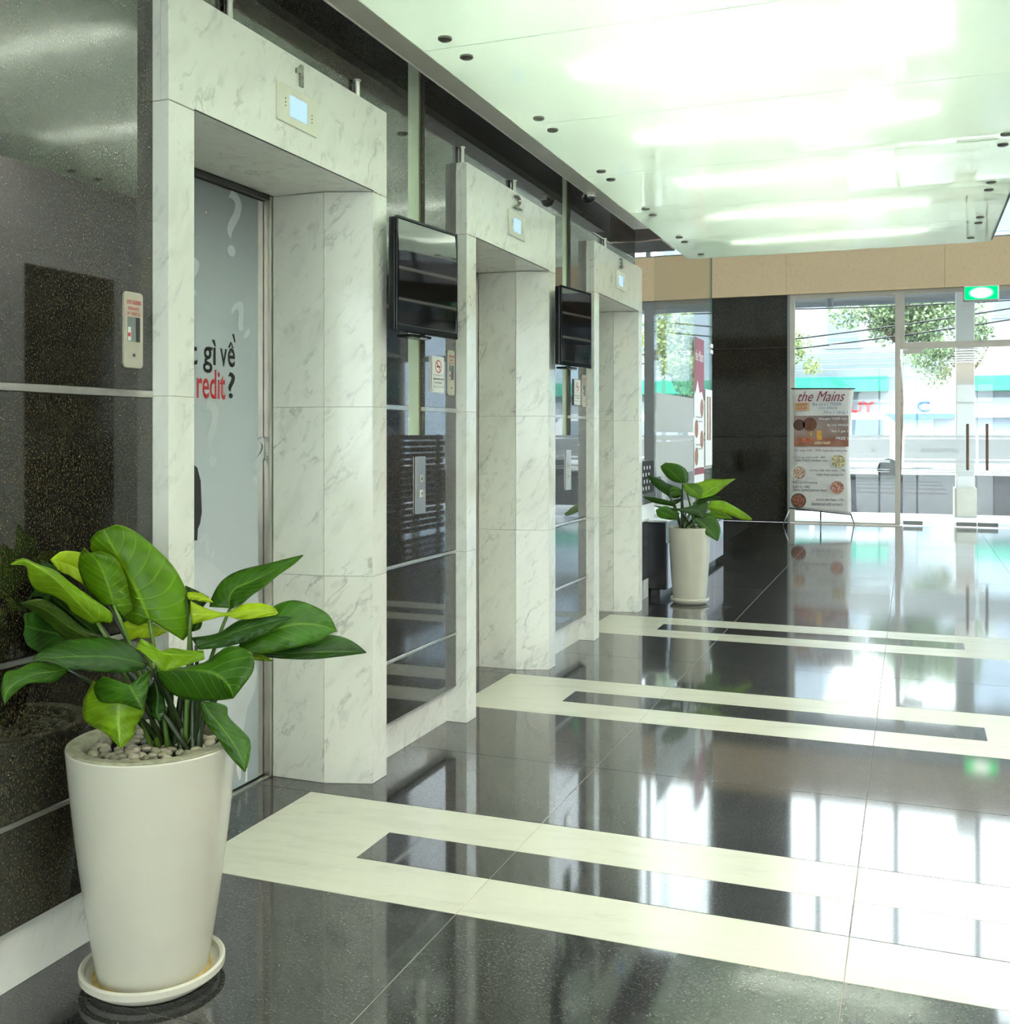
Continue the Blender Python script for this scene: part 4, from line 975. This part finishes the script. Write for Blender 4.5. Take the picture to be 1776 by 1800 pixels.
for b_, x0_, y_, x1_, m_ in (('Co’m gà rang muối - 80k', 1396, 806, 1452, M_ink), ('Salty fried chicken rice', 1398, 812, 1455, M_ink), ('Cá lóc hấp bầu xanh - 79k', 1424, 829, 1487, M_ink), ('Salty fried salmon fin', 1436, 837, 1483, M_ink),
                       ('Đầu cá hồi nu’óng', 1394, 850, 1437, M_ink), ('muối ót / 100k', 1394, 857, 1424, M_ink), ('Spicy baked salmon head', 1395, 864, 1454, M_ink), ('Lu’o’n xào Sapa - 75k', 1436, 881, 1484, M_ink), ('Sautéed eel with turmeric', 1427, 888, 1482, M_ink)):
    bt(b_, x0_, y_, x1_, y_-4.5, m_, shear=.3 if b_[0] == 'S' else 0)
for i, (px, py, c) in enumerate(((1474, 811, (.75, .52, .28)), (1405, 831, (.62, .40, .28)), (1472, 857, (.62, .28, .20)), (1404, 880, (.28, .10, .05)))):
    disc('dish_plate', px, py, 13, M_paper if i != 3 else M_ink)
    disc('dish_food', px, py-.0, 11.5, plain('menu_food_%d' % i, c, .5, 0, .75, 38))
for o in [c for c in bn.children if c.name.startswith('dish_food')]:
    for v in o.data.vertices: v.co.y -= .0012
tube('top_rod', [ban(1391, 683, .01), ban(1504, 683, .01)], .008, M_blk, bn)
tube('bottom_rod', [ban(1388, 893, .01), ban(1497, 905, .01)], .008, M_blk, bn)
for a_, b_ in (((1394, 684, 0), flo(1380, 924)), ((1500, 684, 0), flo(1501, 926))):
    p = ban(a_[0], a_[1]); b2 = b_.copy(); b2.z = .01
    mid = Vector((-1.22, BY+.05, .9)); 
tube('stand_leg', [ban(1389, 893, 0), flo(1377, 925)+Vector((0, 0, .008))], .009, M_alu, bn)
tube('stand_leg', [ban(1496, 903, 0), flo(1502, 923)+Vector((0, 0, .008))], .009, M_blk, bn)
tube('stand_leg', [ban(1443, 800, -.06), ban(1443, 905, -.10), flo(1443, 922)+Vector((0, 0, .008))], .010, M_blk, bn)
tube('stand_arm', [ban(1443, 800, -.06), ban(1394, 684, -.005)], .006, M_blk, bn); tube('stand_arm', [ban(1443, 800, -.06), ban(1500, 684, -.005)], .006, M_blk, bn)
tube('stand_arm', [ban(1443, 800, -.06), ban(1389, 893, -.005)], .006, M_blk, bn); tube('stand_arm', [ban(1443, 800, -.06), ban(1496, 904, -.005)], .006, M_blk, bn)

# exit sign, hung from the wall band
ex = thing('exit_sign', (.87, 16.05, 3.2), 'lit green exit sign box with a painted white glare, above the glass doors', 'sign')
box('housing', .66, 1.11, 15.98, 16.12, 3.155, 3.355, M_white, ex, .012, 2)
t = NT('exit_lit_face'); g_ = t.n('ShaderNodeNewGeometry'); mp0 = t.n('ShaderNodeVectorMath', operation='SUBTRACT'); mp0.inputs[1].default_value = (.885, 15.97, 3.255)
t.l(g_.outputs['Position'], mp0.inputs[0]); sc = t.n('ShaderNodeVectorMath', operation='MULTIPLY'); sc.inputs[1].default_value = (1/.165, 0, 1/.085); t.l(mp0.outputs[0], sc.inputs[0])
ln = t.n('ShaderNodeVectorMath', operation='LENGTH'); t.l(sc.outputs[0], ln.inputs[0])
c = t.ramp(ln.outputs['Value'], [(.45, (1.0, 1.0, .95)), (.85, (.12, .80, .25)), (1.0, (.0, .50, .10))])  # white glare painted into the middle of the green face
e = t.n('ShaderNodeEmission'); t.l(c, e.inputs[0]); e.inputs[1].default_value = .8; t.l(e.outputs[0], t.out.inputs[0])
box('lit_face', .68, 1.09, 15.972, 15.979, 3.168, 3.342, t.m, ex, .003)
for x in (.78, 1.0): box('bracket', x-.01, x+.01, 16.12, 16.25, 3.30, 3.345, M_gray, ex)

# slatted wooden screen seen in reflections
sl = thing('slatted_screen', (2.2, 12.3, 0), 'brown wooden slatted screen, seen reflected in the granite between the lifts', 'screen')
M_slat = plain('brown_slat', (.13, .055, .035), .45, 0, .25, 8)
for k in range(16): box('slat', 2.18, 2.21, 10.8, 13.45-.05*(k % 2), .04+.08*k, .04+.08*k+.062, M_slat, sl, .003)
for y in (10.9, 12.1, 13.3): box('upright', 2.21, 2.25, y, y+.05, 0, 1.31, M_slat, sl)

# ================================================================== OUTSIDE
gr = thing('ground', (0, 30, 0), kind='structure')
box('pavement', -30, 40, 16.62, 19.2, -.12, -.02, plain('pavement', (.66, .67, .70), .35, 0, .1, 2), gr)
box('asphalt', -40, 60, 19.2, 40, -.20, -.10, plain('asphalt', (.022, .022, .024), .95, 0, .25, 5, Specular_IOR_Level=0.05), gr)
box('far_pavement', -60, 80, 40, 110, -.2, -.06, plain('far_pavement', (.36, .36, .35), .8, 0, .1, 1), gr)
box('step', -30, 40, 16.6, 17.1, -.05, -.004, plain('threshold_stone', (.45, .46, .50), .2, 0, .05), gr)
box('rear_ground', -20, 20, -40, -4.1, -.12, -.02, plain('rear_paving', (.40, .40, .38), .8), gr)
box('side_ground', 4.3, 60, -20, 16.6, -.12, -.02, plain('side_paving', (.35, .35, .35), .8), gr)
M_bw = plain('white_facade', (.30, .34, .38), .7, 0, .04, 1); M_win = plain('facade_glass', (.16, .22, .27), .1, 0, .1, 2)
M_teal = plain('teal_awning', (.01, .26, .17), .5, 0, .1, 3); M_blue = plain('blue_fascia', (.04, .12, .38), .5)
def building(x0, x1, y0, y1, h, lab, wz=(5.4, 8.6), mat=M_bw, nw=5):
    b = thing('building', ((x0+x1)/2, y0, 0), lab, 'building')
    box('wall', x0, x1, y0, y1, -.1, h, mat, b)
    st = (x1-x0)/nw
    for z in wz:
        if z+1.6 > h: continue
        for i in range(nw):
            f = box('window', x0+st*i+st*.25, x0+st*i+st*.75, y0-.08, y0, z, z+1.5, M_bw, b)
            box('glazing', x0+st*i+st*.29, x0+st*i+st*.71, y0-.1, y0-.08, z+.08, z+1.42, M_win, f)
    return b
b1 = building(-16, 1.8, 46, 60, 7.0, 'white low shop building with teal awning across the street', wz=(4.9,), nw=6)
box('awning', -15.8, -.9, 44.6, 46, 3.05, 3.65, M_teal, b1, .02); box('fascia', -15.8, 1.6, 45.5, 46, 2.15, 2.75, M_bw, b1); box('fascia_stripe', -15.8, 1.6, 45.45, 46, 1.95, 2.15, M_blue, b1)
for i, (x, ch) in enumerate(((-3.3, 'TRUY'), (.2, 'C'))): text('sign_lettering', ch, M_blue if i else M_red, b1, (x, 45.4, 2.22), XS, YZ, wid=1.9 if not i else .45, hei=.45, ext=.02, bold=.03)
for k in range(7): box('louvre', -6.5, .2, 45.2, 45.35, 3.95+.22*k, 3.98+.22*k, M_gray, b1)
box('shop_front', -8, -3, 45.9, 45.98, 0, 1.9, M_win, b1); box('shop_door', -1.6, .8, 45.9, 45.98, 0, 1.95, plain('pale_green_door', (.35, .55, .45), .5), b1)
b2 = building(2.2, 24, 47, 64, 14, 'pale grey-blue tall building across the street on the right', wz=(6.0, 9.5), mat=plain('bluegrey_facade', (.34, .41, .49), .6, 0, .05, 1), nw=7)
box('awning', 2.3, 12, 45.8, 47, 3.05, 3.65, M_teal, b2, .02); box('shop_sign', 2.3, 16, 46.4, 47, 2.0, 2.8, M_bw, b2)
b3 = building(-34, -17, 50, 64, 13, 'cream building far left across the street', mat=plain('cream_facade', (.66, .62, .55), .7), nw=6)
b4 = building(-15, -5, 66, 80, 15, 'white tower block rising behind the shop building', wz=(9, 11.5), nw=4)
# entrance columns
for i, x in enumerate((.80, 1.66)):
    c = thing('entrance_column', (x, 19.0, 0), ('white square column standing outside the doors, behind the handles' if i == 0 else 'white square column outside, at the right edge of the photo'), 'column')
    box('shaft', x-.14, x+.14, 18.7, 19.02, -.02, 5.2, M_white, c, .01); box('plinth', x-.17, x+.17, 18.64, 19.08, -.02, .45, plain('cream_plinth_%d' % i, (.62, .58, .46), .6), c, .01)
cnp = thing('entrance_canopy', (0, 18, 3.6), 'pale grey canopy slab outside above the doors', 'canopy')
box('slab', -9, 8, 16.62, 19.6, 3.63, 3.85, M_gray, cnp); box('fascia', -9, 8, 19.6, 19.7, 3.58, 3.95, M_bw, cnp)
sl_ = thing('spotlight', (-1.2, 17.6, 3.4), 'white cylinder spotlight under the canopy outside', 'light')
lathe('lamp_body', [(0, 3.33), (.06, 3.33), (.06, 3.55), (.02, 3.57), (.02, 3.62), (0, 3.62)], (-1.22, 17.6, 0), M_bw, sl_, 20); box('spotlight_plate', -1.32, -1.12, 17.5, 17.7, 3.60, 3.62, M_bw, sl_)

# trees
def tree(x, y, z0, z1, R, lab, col, n=4000, seed=1, ox=0.):
    r = random.Random(seed); tr = thing('street_tree', (x, y, 0), lab, 'tree', 'street trees')
    tube('trunk', [(x, y, -.1), (x+.1, y, z0*.6), (x-.05, y, z0+.6)], [.09, .07, .05], M_bark, tr)
    for k in range(4):
        a = k*1.6; tube('branch', [(x-.05, y, z0+.2), (x+R*.4*math.cos(a), y+R*.3*math.sin(a), (z0+z1)/2), (x+R*.7*math.cos(a), y+R*.5*math.sin(a), (z0+z1)/2+.6)], [.07, .045, .02], M_bark, tr, 6)
    cl = [(ox+r.gauss(0, .45)*R, r.gauss(0, .4)*R, z0+(z1-z0)*r.uniform(.15, .9), r.uniform(.25, .5)*R) for _ in range(22)]
    bm = bmesh.new()
    for _ in range(n):
        c = cl[r.randrange(22)]; d = Vector((r.gauss(0, 1), r.gauss(0, 1), r.gauss(0, .8))); d = d.normalized()*c[3]*r.random()**.4
        p = Vector((x+c[0], y+c[1], c[2]))+d; s = r.uniform(.05, .10)*(R/2)**.5
        a = Vector((r.gauss(0, 1), r.gauss(0, 1), r.gauss(0, 1))).normalized(); b = a.cross(Vector((r.gauss(0, 1), r.gauss(0, 1), r.gauss(0, 1)))).normalized()
        bm.faces.new([bm.verts.new(p+a*s), bm.verts.new(p+b*s*.5), bm.verts.new(p-a*s), bm.verts.new(p-b*s*.5)])
    o = meshobj('foliage', bm, col, tr); o['kind'] = 'stuff'
M_bark = plain('bark', (.10, .075, .05), .8, 0, .3, 10)
def fol(nm, c): return plain(nm, c, .6, 0, .35, 2.0, Transmission_Weight=0.0)
F1 = fol('foliage_green', (.24, .33, .17)); F2 = fol('foliage_pale', (.36, .46, .18)); F3 = fol('foliage_dark', (.08, .15, .05))
tree(-.40, 34, 3.9, 5.9, 1.75, 'large green street tree seen behind the middle mullion', F1, 11000, 1, .5)
tree(-4.0, 34, 3.1, 4.6, 1.1, 'small pale street tree above the banner', F2, 4500, 2)
tree(1.72, 38, 3.0, 4.6, 1.0, 'small street tree over the double doors', F1, 4000, 3, -.9)
tree(-4.9, 24, 2.1, 4.5, 1.15, 'bright yellow-green tree seen through the glass partition', F2, 9000, 4)
tree(10, 13, 1.8, 5.5, 2.5, 'tree outside the right-hand side windows, seen only in reflections', F1, 4000, 5)
# palm-like grass in front of the left window
pg = thing('spiky_grass', (-3.75, 18.2, 0), 'spiky palm grass outside the far-left window', 'plant')
r = random.Random(5); bm = bmesh.new()
for k in range(150):
    a = r.uniform(0, 6.28); L_ = r.uniform(.6, 1.1); o0 = Vector((-3.75, 18.2, 1.3)); d = Vector((math.cos(a), math.sin(a)*.7, 0)); s = d.cross(Vector((0, 0, 1)))*.012
    pts = [o0+d*L_*f+Vector((0, 0, L_*1.0*(f-.55*f*f)*1.6)) for f in (0, .4, .75, 1)]
    rr = [(bm.verts.new(p+s*(1-i/3.2)), bm.verts.new(p-s*(1-i/3.2))) for i, p in enumerate(pts)]
    for u_, v_ in zip(rr, rr[1:]): bm.faces.new((u_[0], v_[0], v_[1], u_[1]))
o = meshobj('blades', bm, F2, pg); o['kind'] = 'stuff'
lathe('planter', [(0, -.02), (.28, -.02), (.36, 1.29), (.31, 1.30), (0, 1.27)], (-3.75, 18.2, 0), M_gray, pg, 28)
# vans
def van(x, y, lab, col):
    v = thing('van', (x, y, -.1), lab, 'van', 'parked vans across the street')
    bm = bmesh.new(); prof = [(-2.3, .35), (2.2, .35), (2.35, .9), (2.2, 1.25), (1.5, 2.0), (1.2, 2.12), (-2.2, 2.12), (-2.35, 1.9)]
    A = [bm.verts.new((x+a, y-.9, b-.1)) for a, b in prof]; B = [bm.verts.new((x+a, y+.9, b-.1)) for a, b in prof]
    bm.faces.new(A[::-1]); bm.faces.new(B)
    for i in range(8): bm.faces.new((A[i], A[(i+1) % 8], B[(i+1) % 8], B[i]))
    bmesh.ops.recalc_face_normals(bm, faces=bm.faces[:]); bmesh.ops.bevel(bm, geom=bm.edges[:], offset=.06, segments=2, affect='EDGES', profile=.5)
    meshobj('body', bm, col, v)
    for a, b in ((-1.9, -.9), (-.75, .25), (.4, 1.35)): box('side_window', x+a, x+b, y-.915, y-.9, 1.2, 1.8, M_win, v)
    for a in (-1.5, 1.5): lathe('wheel', [(0, -.1), (.32, -.1), (.34, -.06), (.34, .1), (0, .1)], (x+a, y-.82, .24), M_blk, v, 24, 'Y')
M_car = plain('white_car_paint', (.75, .76, .78), .2, 0, .01)
van(-2.2, 36.5, 'white van parked across the street, right of the banner', M_car)
van(6.2, 36.5, 'white van parked across the street behind the double doors', M_car)
van(-8.5, 36.5, 'white van parked across the street, behind the granite pillar', M_car)
for i, (za, zb, ya) in enumerate(((3.15, 5.25, 26.), (2.95, 5.0, 26.2), (4.7, 4.75, 27.))):
    pts = [Vector((-9+18*f, ya, za+(zb-za)*f-.35*math.sin(math.pi*f))) for f in [k/16 for k in range(17)]]
    tube('cable', pts, .018, M_blk, None, 6)
    o = bpy.data.objects[-1]
for i, o in enumerate([o for o in S.objects if o.name.startswith('cable')]):
    o.name = 'power_cable'; tag(o, ('topmost', 'lower', 'level')[i]+' black power cable strung across the street outside', 'cable', 'power cables over the street')
for k, x in enumerate((-9, 9)):
    t = thing('cable_pole', (x, 26.6, 0), ('concrete cable pole at the left end of the street wires', 'concrete cable pole at the right end of the street wires')[k], 'pole')
    tube('shaft', [(x, 26.6, -.15), (x, 26.6, 7)], [.14, .10], M_gray, t); box('cross_arm', x-.05, x+.05, 25.7, 27.2, 5.0, 5.1, M_gray, t)
